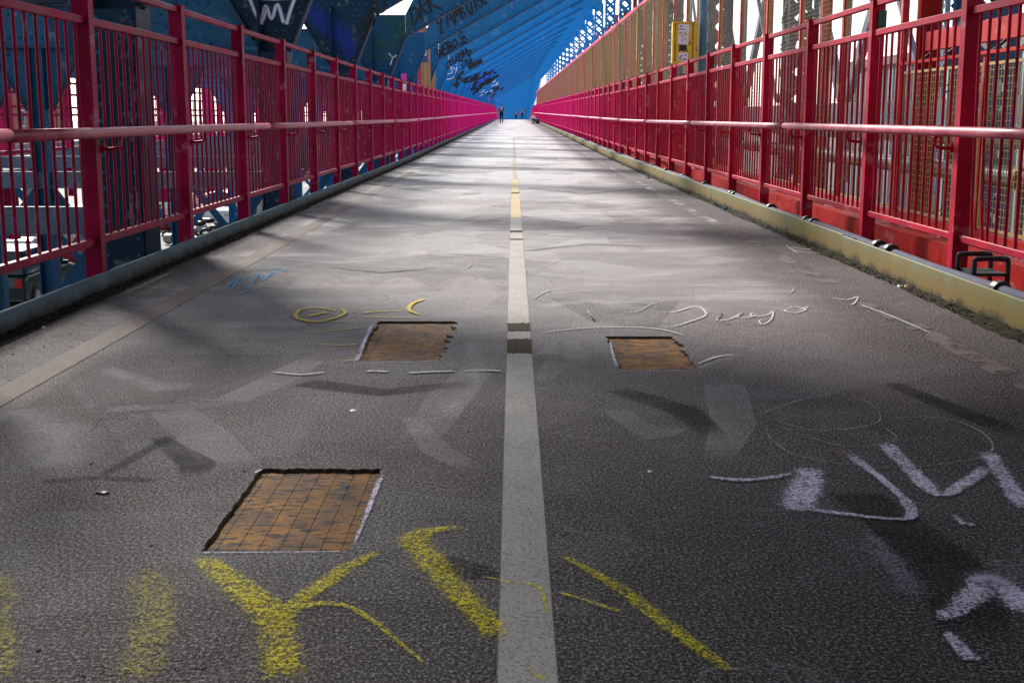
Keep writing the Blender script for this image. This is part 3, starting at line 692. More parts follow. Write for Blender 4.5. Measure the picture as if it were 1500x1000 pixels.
# ---- kerbs: steel plates in lengths
def kerb(side, x, h, mat, label, cuts):
    t = thing('steel_kerb', label, 'kerb', (0, 0, 0), group='steel kerbs along the deck')
    for a, b in zip(cuts, cuts[1:]):
        n = max(1, int((b - a) / 2)); rows = []
        V = []; Fc = []; UV = []
        off = random.uniform(-.008, .008)
        prof = [(0, -.10, -.1 / h), (0, h - .006, .97), (side * .008, h, 1), (side * .014, h - .001, 1.02), (side * .014, h - .03, 1.0)]
        a2 = a + .012
        for k in range(n + 1):
            y = a2 + (b - a2) * k / n
            for (dx, dz, v_) in prof: V.append((x + dx + off * .5, y, zp(y) + dz + off)); UV.append(v_)
        q = len(prof)
        uvs = []
        for k in range(n):
            for j in range(q - 1):
                i = k * q + j; Fc.append((i, i + 1, i + q + 1, i + q)); uvs.append((UV[j], UV[j+1], UV[j+1], UV[j]))
        Fc.append(tuple(range(q))); uvs.append(tuple(UV[:q])); Fc.append(tuple(reversed(range(n*q, n*q+q)))); uvs.append(tuple(reversed(UV[:q])))
        me = bpy.data.meshes.new('kerb_plate'); me.from_pydata(V, [], Fc); ul = me.uv_layers.new(name='UVMap')
        for p, uv in zip(me.polygons, uvs):
            for li, v_ in zip(p.loop_indices, uv): ul.data[li].uv = (0, v_)
        put('kerb_plate', me, mat, t)
        m = MB(); yy = [a2 + (b - a2) * k / n for k in range(n + 1)]
        w_ = .05 if side < 0 else .15
        for c, e in zip(yy, yy[1:]):
            xa, xb = sorted((x + side * .016, x + side * (.016 + w_)))
            m.box(xa, xb, c, e, zp(c) + h - .05 + off, zp(c) + h - .034 + off, zp(e) - zp(c))
        put('top_flange', m.mesh('top_flange'), M['flange'] if side > 0 else mat, t)
    return t
kerb(-1, WL - .002, .13, M['curb_l'], 'low blue grey steel kerb with moss at its foot, under the left railing', [-6, 3.2, 13.5, 22.2, 32.6, 41, 50, 62, 80, 100, 125, 150, 186, 262])
kerb(1, WR + .002, .18, M['curb_r'], 'taller ochre stained steel kerb under the right railing', [-6, 4.6, 9.8, 16.4, 23, 30, 38, 48, 60, 76, 100, 125, 150, 186, 262])
def mossline(x, side, wmax, label):
    m = MB(); y = 3.0; rows = []
    ph = random.random() * 9
    while y < 150:
        st = .05 if y < 14 else (.12 if y < 40 else .5)
        k = .45 + .35 * math.sin(y * 1.7 + ph) + .25 * math.sin(y * 5.1) + random.uniform(-.2, .3); k = max(.12, k)
        hh = .008 + .016 * k + (random.uniform(0, .008) if y < 30 else 0); ww = wmax * (.5 + .6 * k)
        z = zp(y)
        rows.append([(x - side * .001, y, z + hh), (x - side * ww * .35, y + random.uniform(-.01, .01), z + hh * .8 + random.uniform(-.004, .006)),
                     (x - side * ww * .7, y, z + hh * .35), (x - side * ww, y, z + .0012)])
        y += st
    m.grid(rows)
    # small tufts
    for k in range(5200):
        y = 4 + 60 * random.random() ** 1.8; xx = x - side * random.uniform(.002, wmax * .9); r = random.uniform(.002, .008); z = zp(y) + random.uniform(.005, .04) * (1 - abs(xx - x) / wmax)
        i = len(m.v)
        m.v += [(xx - r, y, z), (xx + r, y + random.uniform(-r, r), z), (xx + random.uniform(-r, r), y + r, z + random.uniform(.3, 1.2) * r), (xx, y - r, z + random.uniform(.2, 1.4) * r)]
        m.f += [(i, i+1, i+2), (i, i+3, i+1), (i+1, i+3, i+2)]
    o = put('moss_strip', m.mesh('moss_strip', fix=False), M['moss'], kind='stuff', label=label, category='moss')
mossline(WL, -1, .075, 'dark moss and dirt along the foot of the left kerb')
mossline(WR, 1, .085, 'dark moss and dirt along the foot of the right kerb')

# ================================================================== RAILINGS
LY = [8.02 + 2.235 * k for k in range(-4, 108)]
RY = [8.27 + 2.18 * k for k in range(-4, 110)]
def railing(side, X, ys_, zt1, zt2, mat, label, bend=()):
    t = thing('pedestrian_railing', label, 'railing', (0, 0, 0), group='railings on both sides of the walkway')
    inn = -side
    zb = .085
    # post: I-shaped
    def post_me(top):
        m = MB()
        m.box(-.052, -.040, -.047, .047, zb - .35, top); m.box(.040, .052, -.047, .047, zb - .35, top)
        m.box(-.0405, .0405, -.047, -.038, zb - .35, top - .004)
        m.box(-.0405, .0405, .038, .047, zb - .35, top - .004)
        m.box(-.056, .056, -.051, .051, top - .003, top + .009)
        return m.mesh('post')
    pm = post_me(zt2 + .028); pm.materials.append(mat)
    bm_ = MB(); bm_.box(-.11, .11, -.09, .09, -.02, 0); bp = bm_.mesh('base_plate'); bp.materials.append(M['black'])
    hx = inn * .165
    br = MB(); pts = [(inn * .05, 0, -.105), (hx * .55, 0, -.108), (hx * .9, 0, -.10), (hx, 0, -.08), (hx, 0, -.028)]
    br.tube(pts, .0125, 7); br.tube([(inn * .05, 0, -.105), (inn * .066, 0, -.105)], .032, 10); br.box(hx - .018, hx + .018, -.035, .035, -.036, -.029)
    brm = br.mesh('bracket'); brm.materials.append(mat)
    for i, y in enumerate(ys_):
        if y < -4: continue
        p = put('post', pm, None, t, (X + random.uniform(-.004, .004), y, zp(y)), (random.uniform(-.003, .003), random.uniform(-.004, .004), 0))
        if y < 60: put('bracket', brm, None, t, (X, y + .085, zp(y) + .985))
        if y < 40: put('base_plate', bp, None, t, (X, y, zp(y) + .075 - .03))
    # rails, one per bay
    def rail(name, xo, z0, hw, hh, m_=mat, ya=None):
        for a, b in zip(ys_, ys_[1:]):
            if a < -4: continue
            a2, b2 = (a + .05, b - .05) if name != 'top_rail' else (a + .052, b - .052)
            mb = MB(); mb.box(X + xo - hw, X + xo + hw, a2, b2, zp(a2) + z0 - hh, zp(a2) + z0 + hh, zp(b2) - zp(a2))
            o = put(name, mb.mesh(name), m_, t)
            if a < 30: bevel(o, .004)
    rail('bottom_rail', 0, .305, .021, .023)
    rail('middle_rail', 0, zt1, .024, .024)
    rail('top_rail', 0, zt2, .024, .022)
    # handrail pipe with couplings
    cuts = [-4] + [6.3 + 6.7 * k for k in range(36)]
    for a, b in zip(cuts, cuts[1:]):
        n = max(2, int((b - a) / 1.1)); yy = [a + .012 + (b - a - .012) * k / n for k in range(n + 1)]
        wob = random.uniform(-.006, .006)
        mb = MB().tube([(X + hx + wob * math.sin(math.pi * k / n), y, zp(y) + .985 + wob * .6) for k, y in enumerate(yy)], .033, 14 if a < 30 else 8)
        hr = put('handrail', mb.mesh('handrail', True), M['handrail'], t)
        if a < 60:
            put('coupling', MB().tube([(X + hx, b - .0, zp(b) + .985), (X + hx, b + .014, zp(b) + .985)], .0335, 12).mesh('coupling'), M['black'], t)
    # balusters
    h0, h1 = .328, zt1 - .024
    bmesh_ = MB().tube([(0, 0, h0), (0, 0, h1)], .0105, 7, False).mesh('baluster', True); bmesh_.materials.append(mat)
    rest = MB(); cnt = 0
    for i, (a, b) in enumerate(zip(ys_, ys_[1:])):
        if b < 3 or a < -4: 
            if a < -4: continue
            for k in range(13):
                y = a + (b - a) * (k + 1) / 14; rest.bar((X, y, h0), (X, y, h1), .018)
            continue
        for k in range(13):
            y = a + (b - a) * (k + 1) / 14
            if cnt < 300:
                cnt += 1
                if (i, k) in bend:
                    bo = bend[(i, k)]; pts = [(X, y + bo[0], h0), (X, y + bo[0] * .55, .55), (X, y + bo[1], 1.0), (X, y, 1.45), (X, y, h1)]
                    put('baluster', MB().tube([(p_[0], p_[1], p_[2]) for p_ in smooth(pts, 4)], .0105, 7, False).mesh('baluster', True), mat, t)
                else:
                    put('baluster', bmesh_, None, t, (X, y, zp(y)), (random.uniform(-.002, .002), random.uniform(-.002, .002), 0))
            else:
                rest.bar((X, y, zp(y) + h0), (X, y, zp(y) + h1), .019)
    put('far_balusters', rest.mesh('far_balusters', fix=False), mat, t, kind='stuff')
    return t
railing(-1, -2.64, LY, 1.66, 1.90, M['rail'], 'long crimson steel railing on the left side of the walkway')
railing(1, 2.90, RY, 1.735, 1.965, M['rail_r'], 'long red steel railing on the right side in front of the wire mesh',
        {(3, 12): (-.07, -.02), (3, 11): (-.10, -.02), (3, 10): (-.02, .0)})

# stringers below the railings
def stringer(name, X, hw, z0, z1, mat, label, y0=-6, y1=262):
    m = MB(); yy = [y0 + (y1 - y0) * k / 60 for k in range(61)]
    for a, b in zip(yy, yy[1:]):
        m.box(X - hw, X + hw, a, b, zp(a) + z1 - .018, zp(a) + z1, zp(b) - zp(a))
        m.box(X - hw, X + hw, a, b, zp(a) + z0, zp(a) + z0 + .018, zp(b) - zp(a))
        m.box(X - .012, X + .012, a, b, zp(a) + z0 + .018, zp(a) + z1 - .018, zp(b) - zp(a))
    return tag(put(name, m.mesh(name), mat), label, 'girder')
stringer('edge_girder', -2.66, .10, -.62, -.13, M['blue_dark'], 'dark blue girder carrying the left railing posts')
stringer('edge_girder', 2.84, .12, -.62, -.02, M['flange'], 'grey lilac girder carrying the right railing posts')
o = stringer('red_girder', 3.27, .07, -.30, .15, M['orange_red'], 'orange red girder low behind the right railing')
o['kind'] = 'none'; del o['kind']
m = MB(); m.box(3.19, 3.198, -6, 26, -.28, .13); put('web_cover', m.mesh('web_cover'), M['orange_red'], o)

# ---- wire mesh screen behind the right railing
def mesh_screen(name, label, X, y0, step, n, z0, ztop, near=False, mat=M['mesh_red'], pw=.03, cell=.052):
    if ztop < 2: pw = .02
    t = thing(name, label, 'wire fence', (0, 0, 0))
    pm = MB(); pm.box(-pw, pw, -pw, pw, 0, ztop - z0); pme = pm.mesh('post'); pme.materials.append(mat)
    for k in range(n + 1):
        y = y0 + step * k; put('post', pme, None, t, (X, y, zp(y) + z0))
    for (z, hh, nm) in ((ztop + .02, .05 if ztop > 2 else .012, 'top_rail'), (z0 + .12, .025, 'bottom_rail')):
        for k in range(n):
            a, b = y0 + step * k + pw, y0 + step * (k + 1) - pw
            if nm == 'top_rail': a -= pw; b += pw - .001
            m = MB(); m.box(X - .035, X + .035, a, b, zp(a) + z - hh, zp(a) + z + hh, zp(b) - zp(a)); put(nm, m.mesh(nm), mat, t)
    for k in range(n):
        a, b = y0 + step * k + pw + .02, y0 + step * (k + 1) - pw - .02
        w_ = MB(); zlo, zhi = z0 + .17, ztop - .06
        fr = MB()
        for z in (zlo, zhi): fr.bar((X, a, zp(a) + z), (X, b, zp(b) + z), .022)
        fr.bar((X, a, zp(a) + zlo), (X, a, zp(a) + zhi), .022); fr.bar((X, b, zp(b) + zlo), (X, b, zp(b) + zhi), .022)
        put('panel_frame', fr.mesh('panel_frame', fix=False), M['wire'], t)
        r = .0024 if ztop < 2 else (.0013 if a < 30 else .0018)
        z = zlo
        while z < zhi: w_.bar((X + .004, a, zp(a) + z), (X + .004, b, zp(b) + z), r * 2); z += cell
        y = a
        while y < b: w_.bar((X, y, zp(y) + zlo), (X, y, zp(y) + zhi), r * 2); y += cell
        put('wire_mesh', w_.mesh('wire_mesh', fix=False), M['wire'], t, kind='stuff')
    return t
mesh_screen('mesh_screen', 'tall ochre wire mesh screen with pink red posts behind the right railing', 3.47, 11.6, 2.06, 88, .1, 4.02)
mesh_screen('mesh_screen', 'low ochre wire mesh screen under a red beam at the near right', 3.47, 3.36, 2.06, 4, .1, 1.52, mat=M['orange_red'])
# red frame at the near end of the tall screen
t = thing('steel_gantry', 'red steel frame of thick posts and beams above the low mesh screen at right', 'steel frame', (0, 0, 0))
for y, h in ((11.45, 5.4), (7.2, 1.9), (3.3, 1.9)):
    wx = 3.74 if h > 3 else 3.64
    m = MB(); m.box(3.56, wx, y - .012, y, -.3, h); m.box(3.56, 3.575, y, y + .09, -.3, h); m.box(3.56, wx, y + .09, y + .102, -.3, h)
    put('frame_post', m.mesh('frame_post'), M['orange_red'], t)
for (z0, z1) in ((1.64, 1.80),):
    for a, b in ((3.41, 7.18), (7.31, 11.42)):
        m = MB(); m.box(3.58, 3.64, a, b, z0, z1); put('beam', m.mesh('beam'), M['orange_red'], t)
for k in range(14):
    y = 4 + k * .55; m = MB().tube([(3.585, y, 1.63), (3.53, y, 1.58), (3.49, y, 1.55)], .012, 6); put('clip', m.mesh('clip'), M['black'], t)
# secondary red-brown columns behind the mesh
t = thing('red_column_row', 'row of rust red columns standing behind the tall mesh screen', 'columns', (0, 0, 0))
for k in range(24):
    y = 18.2 + 4.1 * k; zt = 5.2
    m = MB(); m.box(-.07, .07, -.008, .008, -1, zt); m.box(-.07, -.058, -.06, .06, -1, zt); m.box(.058, .07, -.06, .06, -1, zt)
    put('column', m.mesh('column'), M['orange_red'] if k % 3 else M['mesh_red'], t, (4.35, y, zp(y)))
# pipes
def pipe(X, z, r, y0, y1, label, st=3.0):
    t = thing('steel_pipe', label, 'pipe', (0, 0, 0), group='galvanised pipes behind the right railing')
    n = int((y1 - y0) / 2); yy = [y0 + (y1 - y0) * k / n for k in range(n + 1)]
    put('pipe_run', MB().tube([(X, y, zp(y) + z) for y in yy], r, 14).mesh('pipe_run', True), M['silver'], t)
    y = y0 + 1.3
    while y < y1:
        put('collar', MB().tube([(X, y, zp(y) + z), (X, y + .09, zp(y) + z)], r * 1.28, 12).mesh('collar'), M['wire'], t)
        put('hanger', MB().box(X - .01, X + .01, y + .03, y + .06, zp(y) + z - .55, zp(y) + z - r).mesh('hanger'), M['black'], t); y += st
pipe(3.72, .63, .075, 2, 60, 'lower and thicker silver pipe running behind the right railing')
pipe(3.76, .90, .060, 2, 44, 'upper silver pipe just under handrail height behind the right railing', 3.7)
# cable conduit on the kerb flange, with black clamps
t = thing('cable_conduit', 'grey conduit with black clamps lying behind the right kerb', 'conduit', (0, 0, 0))
yy = [2 + k * 1.5 for k in range(80)]
put('conduit', MB().tube([(2.675 + .012 * math.sin(y * .9), y, zp(y) + .135 + .012 * math.sin(y * 1.3)) for y in yy], .035, 10).mesh('conduit', True), M['flange'], t)
for y in (6.9, 8.95, 9.25, 11.3, 11.55, 13.2, 15.4, 15.6, 17.8, 20.1, 22.4, 24.5, 28, 32, 36, 41, 47):
    put('clamp', MB().tube([(2.675, y, zp(y) + .14), (2.675, y + .07, zp(y) + .14)], .055, 12).mesh('clamp'), M['black'], t)
t = thing('black_bracket', 'black metal bracket box standing behind the right kerb, closest to the camera', 'bracket', (2.82, 7.55, 0))
put('arch', MB().tube(smooth([(-.07, 0, .08), (-.07, 0, .22), (-.05, 0, .245), (.11, 0, .245), (.13, 0, .22), (.13, 0, .08)], 3), .016, 8).mesh('arch'), M['black'], t)
put('arch', MB().tube(smooth([(-.07, .28, .08), (-.07, .28, .22), (-.05, .28, .245), (.11, .28, .245), (.13, .28, .22), (.13, .28, .08)], 3), .016, 8).mesh('arch'), M['black'], t)
put('shelf', MB().box(-.06, .12, 0, .28, .14, .16).mesh('shelf'), M['black'], t)

# ================================================================== PORTAL FRAMES
P = 7.07; D1 = 10.95
LCX0, LCX1 = -3.5, -3.1
E = EYE
def diag(x): return 3.4 + .56 * x + E                 # lower edge of the sloping girder
gusL = [(-3.52, .88 + E), (-3.08, .88 + E), (-2.66, diag(-2.66) - .0), (-2.66, 2.45 + E), (-4.1, 2.45 + E), (-4.1, 1.95 + E), (-3.58, 1.05 + E)]
WEBH = 1.35
def inside(poly, x, z):
    c = False; n = len(poly)
    for i in range(n):
        a, b = poly[i], poly[(i+1) % n]
        if (a[1] > z) != (b[1] > z) and x < (b[0] - a[0]) * (z - a[1]) / (b[1] - a[1]) + a[0]: c = not c
    return c
XR = 4.1
web = [(-2.657, diag(-2.657)), (XR, diag(XR)), (XR, diag(XR) + WEBH), (-2.05, diag(-2.05) + WEBH), (-2.657, 2.45 + E)]
gusR = [(3.30, 4.84 + E), (XR, 4.62 + E), (XR, diag(XR) - .003), (2.5, diag(2.5) - .003)]
PM = {}
PM['gusset_plate'] = MB().prism(gusL, -.012, .012).mesh('gusset_plate')
PM['girder_web'] = MB().prism(web, -.008, .008).mesh('girder_web')
PM['gusset_plate2'] = MB().prism(gusR, -.012, .012).mesh('gusset_plate')
fl = MB(); 
def flange_bar(a, b, depth, th): 
    a = Vector((a[0], 0, a[1])); b = Vector((b[0], 0, b[1])); mb = MB(); mb.bar(a, b, depth, th); return mb
mb = MB(); v0 = Vector((-2.62, 0, diag(-2.62) - .012)); v1 = Vector((XR, 0, diag(XR) - .012)); dd = (v1 - v0).normalized(); nn = Vector((-dd.z, 0, dd.x))
def slab(v0, v1, dep, th):
    m = MB(); dd = (v1 - v0).normalized(); nn = Vector((-dd.z, 0, dd.x)) * th / 2; i = 0
    for s in (-dep, dep):
        for q in (v0 - nn, v1 - nn, v1 + nn, v0 + nn): m.v.append((q.x, s, q.z))
    m.f = [(0, 1, 2, 3), (7, 6, 5, 4), (0, 4, 5, 1), (1, 5, 6, 2), (2, 6, 7, 3), (3, 7, 4, 0)]; return m
PM['bottom_flange'] = slab(v0, v1, .11, .022).mesh('bottom_flange')
w0 = Vector((-2.04, 0, diag(-2.04) + WEBH + .014)); w1 = Vector((XR, 0, diag(XR) + WEBH + .014))
PM['top_flange'] = slab(w0, w1, .11, .022).mesh('top_flange')
PM['gusset_flange'] = slab(Vector((-3.066, 0, .90 + E)), Vector((-2.645, 0, diag(-2.645) - .02)), .10, .022).mesh('gusset_flange')
PM['gusset_flange2'] = slab(Vector((-3.595, 0, 1.05 + E)), Vector((-4.1, 0, 1.93 + E)), .10, .022).mesh('gusset_flange')
c = MB(); zb_ = SZ - .05; zt_ = 2.4 + E
c.box(LCX0, LCX1, .20, .215, zb_, zt_); c.box(LCX0 + .03, LCX1 - .03, -.19, -.175, zb_, .87 + E)
c.box(LCX0, LCX0 + .02, -.2, .2, zb_, zt_ - .3); c.box(LCX1 - .02, LCX1, -.2, .2, zb_, .9 + E); c.box(LCX1 - .02, LCX1, .016, .2, .9 + E, zt_ - .01)
PM['left_column'] = c.mesh('left_column')
# laced right column
c = MB()
for x in (3.78, 4.12):
    for y in (-.2, .2): c.box(x - .03, x + .03, y - .03, y + .03, SZ, 5.0 + E)
PM['right_column'] = c.mesh('right_column')
c = MB(); z = -1.2; sgn = 1
while z < 5.0 + E - .4:
    for y in (-.236, .236): c.bar((3.76, y, z), (4.14, y, z + .36), .08, .010, up=Vector((0, 1, 0))); c.bar((4.14, y + .012, z), (3.76, y + .012, z + .36), .08, .010, up=Vector((0, 1, 0)))
    for x in (3.745, 4.155): c.bar((x, -.22, z + (.36 if sgn > 0 else 0)), (x, .22, z + (0 if sgn > 0 else .36)), .05, .010, up=Vector((1, 0, 0)))
    z += .36; sgn = -sgn
PM['lacing'] = c.mesh('lacing', fix=False)
# left outer bay: transverse beam, knee gussets, outer columns, low beam
BX0 = -11.6
beam = [(BX0, .95 + E), (-3.585, .95 + E), (-4.09, 1.93 + E), (-4.09, 1.66 + E), (BX0, 1.66 + E)]
PM['cross_beam'] = MB().box(BX0, -3.12, .014, .030, .95 + E, 1.66 + E).mesh('cross_beam')
PM['beam_flange'] = MB().box(BX0, -3.72, -.11, .11, .925 + E, .948 + E).mesh('beam_flange')
PM['beam_flange2'] = MB().box(BX0, -4.12, -.11, .11, 1.662 + E, 1.684 + E).box(BX0, -4.12, .002, .0135, 1.27 + E, 1.31 + E).mesh('beam_flange')
q_ = 0
for cx in (-6.6, -10.2):
    for s in (-1, 1):
        PM['knee_plate%d' % q_] = MB().prism([(cx + s * .10, .10 + E), (cx + s * .10, .922 + E), (cx + s * .62, .922 + E), (cx + s * .16, .10 + E)], -.012, .012).mesh('knee_plate'); q_ += 1
PM['knee_plate9'] = MB().prism([(-3.52, .20 + E), (-3.52, .90 + E), (-4.0, .92 + E)], -.012, .012).mesh('knee_plate')
q_ = 0
for cx in (-6.6, -10.2):
    for s in (-1, 1):
        PM['knee_flange%d' % q_] = slab(Vector((cx + s * .165, 0, .08 + E)), Vector((cx + s * .63, 0, .92 + E)), .07, .016).mesh('knee_flange'); q_ += 1
def ocol(cx):
    c = MB(); c.box(cx - .1, cx + .1, -.006, .006, SZ, .922 + E); c.box(cx - .11, cx - .095, -.12, .12, SZ, .92 + E); c.box(cx + .095, cx + .11, -.12, .12, SZ, .92 + E); return c.mesh('outer_column')
PM['outer_column'] = ocol(-6.6); PM['outer_column2'] = ocol(-10.2)
PM['low_beam'] = MB().box(BX0, -3.51, -.02, .02, -.98 + E, -.76 + E).box(BX0, -3.51, -.09, .09, -.99 + E, -.98 + E).mesh('low_beam')
xb = MB(); xb.bar((-6.5, 0, .05), (-3.55, 0, SZ + .4), .14, .02, up=Vector((0, 1, 0))); xb.bar((-6.5, .05, SZ + .4), (-3.55, .05, .05), .14, .02, up=Vector((0, 1, 0)))
xb.bar((-6.7, 0, .05), (-10.1, 0, SZ + .4), .14, .02, up=Vector((0, 1, 0))); xb.bar((-6.7, .05, SZ + .4), (-10.1, .05, .05), .14, .02, up=Vector((0, 1, 0)))
PM['cross_brace'] = xb.mesh('cross_brace')
PM['floor_beam'] = MB().box(-3.09, 3.74, -.10, .10, -.9, -.66).mesh('floor_beam')
# rivets
rv = MB(); r_ = .029
def rows_along(a, b, off, sp, y=-.0125):
    a = Vector((a[0], 0, a[1])); b = Vector((b[0], 0, b[1])); dd = (b - a).normalized(); nn = Vector((-dd.z, 0, dd.x)); Ln = (b - a).length; k = sp / 2
    while k < Ln:
        for j, o_ in enumerate(off):
            q = a + dd * (k + (sp / 2 if j % 2 else 0)) + nn * o_; rv.dome(q.x, y, q.z, r_)
        k += sp
rows_along((-2.6, diag(-2.6)), (XR, diag(XR)), (.05, .11), .15, -.009)
rows_along((-2.0, diag(-2.0) + WEBH - .04), (XR, diag(XR) + WEBH - .04), (-.05, -.11), .15, -.009)
x = -2.2
while x < XR:
    for k in range(4): rv.dome(x, -.009, diag(x) + .2 + k * .11, r_)
    for k in range(4): rv.dome(x + .12, -.009, diag(x + .12) + .2 + k * .11, r_)
    x += 1.05
z = .95 + E; row = 0
while z < 2.43 + E:
    x = -4.05 + (.065 if row % 2 else 0)
    while x < -2.68:
        if inside(gusL, x, z) and inside(gusL, x - .05, z) and inside(gusL, x + .05, z - .04) and (row % 3 or x > -3.2 or x < -3.7): rv.dome(x, -.0125, z, r_)
        x += .13
    z += .105; row += 1
for zz in (1.0, 1.08, 1.22, 1.38, 1.54, 1.61):
    x = -4.2 - (.07 if zz in (1.08, 1.38) else 0)
    while x > BX0: rv.dome(x, .0135, zz + E, r_ * .95); x -= .15 if zz < 1.1 or zz > 1.5 else .30
for cx in (-6.6, -10.2):
    for zz in [.15 + .1 * k for k in range(8)]:
        for xx in (.15, .27, .39, .5):
            if xx < .12 + (zz - .1) * .5:
                rv.dome(cx + xx, -.0125, zz + E, r_ * .8); rv.dome(cx - xx, -.0125, zz + E, r_ * .8)
for zz in [SZ + .3 + .14 * k for k in range(44)]:
    if zz < .85 + E:
        for xx in (LCX0 + .07, LCX1 - .07): rv.dome(xx, -.191, zz, r_ * .8)
for k in range(22):
    z = 4.95 + E + .03 * k
for gx_ in (3.5, 3.65, 3.8, 3.95):
    for gz_ in (4.95, 5.1): rv.dome(gx_, -.0125, gz_ + E, r_)
PM['rivets'] = rv.mesh('rivets', fix=False)
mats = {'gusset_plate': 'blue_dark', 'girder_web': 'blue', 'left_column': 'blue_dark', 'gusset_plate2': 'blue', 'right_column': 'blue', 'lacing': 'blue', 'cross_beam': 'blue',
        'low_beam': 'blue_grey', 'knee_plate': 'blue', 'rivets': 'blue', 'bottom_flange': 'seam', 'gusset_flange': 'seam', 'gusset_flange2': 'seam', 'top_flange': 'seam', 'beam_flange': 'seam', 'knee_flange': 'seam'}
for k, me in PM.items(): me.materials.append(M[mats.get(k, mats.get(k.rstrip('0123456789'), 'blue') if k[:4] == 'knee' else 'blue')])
NAMES = {'gusset_plate2': 'gusset_plate', 'gusset_flange2': 'gusset_flange', 'beam_flange2': 'beam_flange', 'outer_column2': 'outer_column'}
LAB = {0: 'first blue portal frame overhead, nearest the camera with its dark column in the left railing',
       1: 'second blue portal frame, with the white sprayed crown on its left gusset',
       2: 'third blue portal frame, with blue sprayed haze and a black scrawl on its left gusset',
       3: 'fourth blue portal frame, with green sprayed haze on its left gusset',
       4: 'fifth blue portal frame, the one behind the ochre mesh panel with a long black word'}
frames = {}
for k in range(-2, 60):
    yk = D1 + P * k
    lab = LAB.get(k, 'blue riveted portal frame number %d of the long row shrinking toward the far end' % (k + 1) if k > 4 else 'blue portal frame above and behind the camera')
    if k > 4: lab = 'blue riveted portal frame in the dense row receding over the far walkway'
    if k in range(5, 12): lab = ('sixth blue portal frame, the one with the rounded black word on its girder', 'seventh blue portal frame, with the black word that starts with a round letter',
        'eighth blue portal frame, carrying a short black word and a black ring tag', 'ninth blue portal frame, carrying a thick black smudge high on its girder',
        'tenth blue portal frame, with the nearest cluster of dense black scribbles', 'eleventh blue portal frame, with bright blue scribbles low on its girder', 'twelfth blue portal frame, with black scribbles behind the bright blue ones')[k - 5]
    if k < 0: lab = 'blue portal frame overhead, %s' % {-1: 'directly above the camera', -2: 'just behind the camera'}.get(k, 'further behind the camera')
    t = thing('portal_frame', lab, 'steel frame', (0, yk, zp(yk)), group='blue portal frames over the walkway')
    frames[k] = t
    for key, me in PM.items():
        if key == 'rivets' and k > 18: continue
        if k > 34 and key in ('left_column', 'low_beam', 'outer_column', 'outer_column2', 'floor_beam', 'right_column', 'beam_flange'): continue
        if k > 20 and key.rstrip('0123456789') in ('knee_flange', 'knee_plate', 'cross_brace', 'beam_flange2', 'lacing'): continue
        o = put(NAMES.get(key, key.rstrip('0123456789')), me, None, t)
        if key in ('rivets', 'lacing'): o['kind'] = 'stuff'
# unseen roof and side plates, added to shade the near deck and posts
t = thing('shade_roof', 'unseen ribbed roof and side plates added over and behind the camera for shade', 'roof', (0, 0, 7.62))
put('deck_plate', MB().box(-6.5, 6.2, -46, 16.6, 0, .03).mesh('deck_plate'), M['blue_dark'], t)
for x0, x1 in ((-6.56, -6.502), (6.202, 6.26)): put('shade_wall', MB().box(x0, x1, -46, -.5, -8.6, .03).mesh('shade_wall'), M['blue_dark'], t)
for k in range(77): put('rib', MB().box(-6.5, 6.2, -45.9 + k * .81, -45.78 + k * .81, -.09, -.001).mesh('rib'), M['blue_dark'], t)
# longitudinal members tying the frames
for (x, z, a, b, mt, lab) in ((4.3, 6.0 + E, .12, .35, 'blue', 'blue longitudinal beam along the right column tops'),):
    m = MB()
    for k in range(-2, 59):
        y0, y1 = D1 + P * k + .23, D1 + P * (k + 1) - .02
        m.box(x - a, x + a, y0, y1, zp(y0) + z, zp(y0) + z + b, zp(y1) - zp(y0))
    tag(put('longitudinal_beam', m.mesh('longitudinal_beam'), M[mt]), lab, 'girder')

# far truss on the right, beyond the mesh
t = thing('side_truss', 'grey blue riveted truss with crossed diagonals beyond the right mesh screen', 'truss', (0, 0, 0))
for k in range(0, 14):
    y = 12 + 8.0 * k
    m = MB()
    for s in (-.22, .22): m.box(9.2 - .05, 9.2 + .05, y + s - .04, y + s + .04, SZ, 9)
    zz = -1
    while zz < 8.6: m.bar((9.14, y - .22, zz), (9.14, y + .22, zz + .45), .05, .012, up=Vector((1, 0, 0))); m.bar((9.16, y + .22, zz), (9.16, y - .22, zz + .45), .05, .012, up=Vector((1, 0, 0))); zz += .45
    put('truss_post', m.mesh('truss_post'), M['blue_grey'], t)
    if k < 13:
        a, b = (y + .3, y + 7.7) if k % 2 else (y + 7.7, y + .3)
        m = MB(); m.bar((9.2, a, 1.6), (9.2, b, 8.6), .34, .20, up=Vector((1, 0, 0))); put('diagonal', m.mesh('diagonal'), M['blue_grey'], t)
        m = MB(); m.bar((9.0, b, 1.6), (9.0, a, 8.6), .12, .12, up=Vector((1, 0, 0))); put('diagonal', m.mesh('diagonal'), M['blue_grey'], t)
m = MB(); m.box(9.0, 9.4, 4, 118, .9, 1.45); put('bottom_chord', m.mesh('bottom_chord'), M['blue_grey'], t)

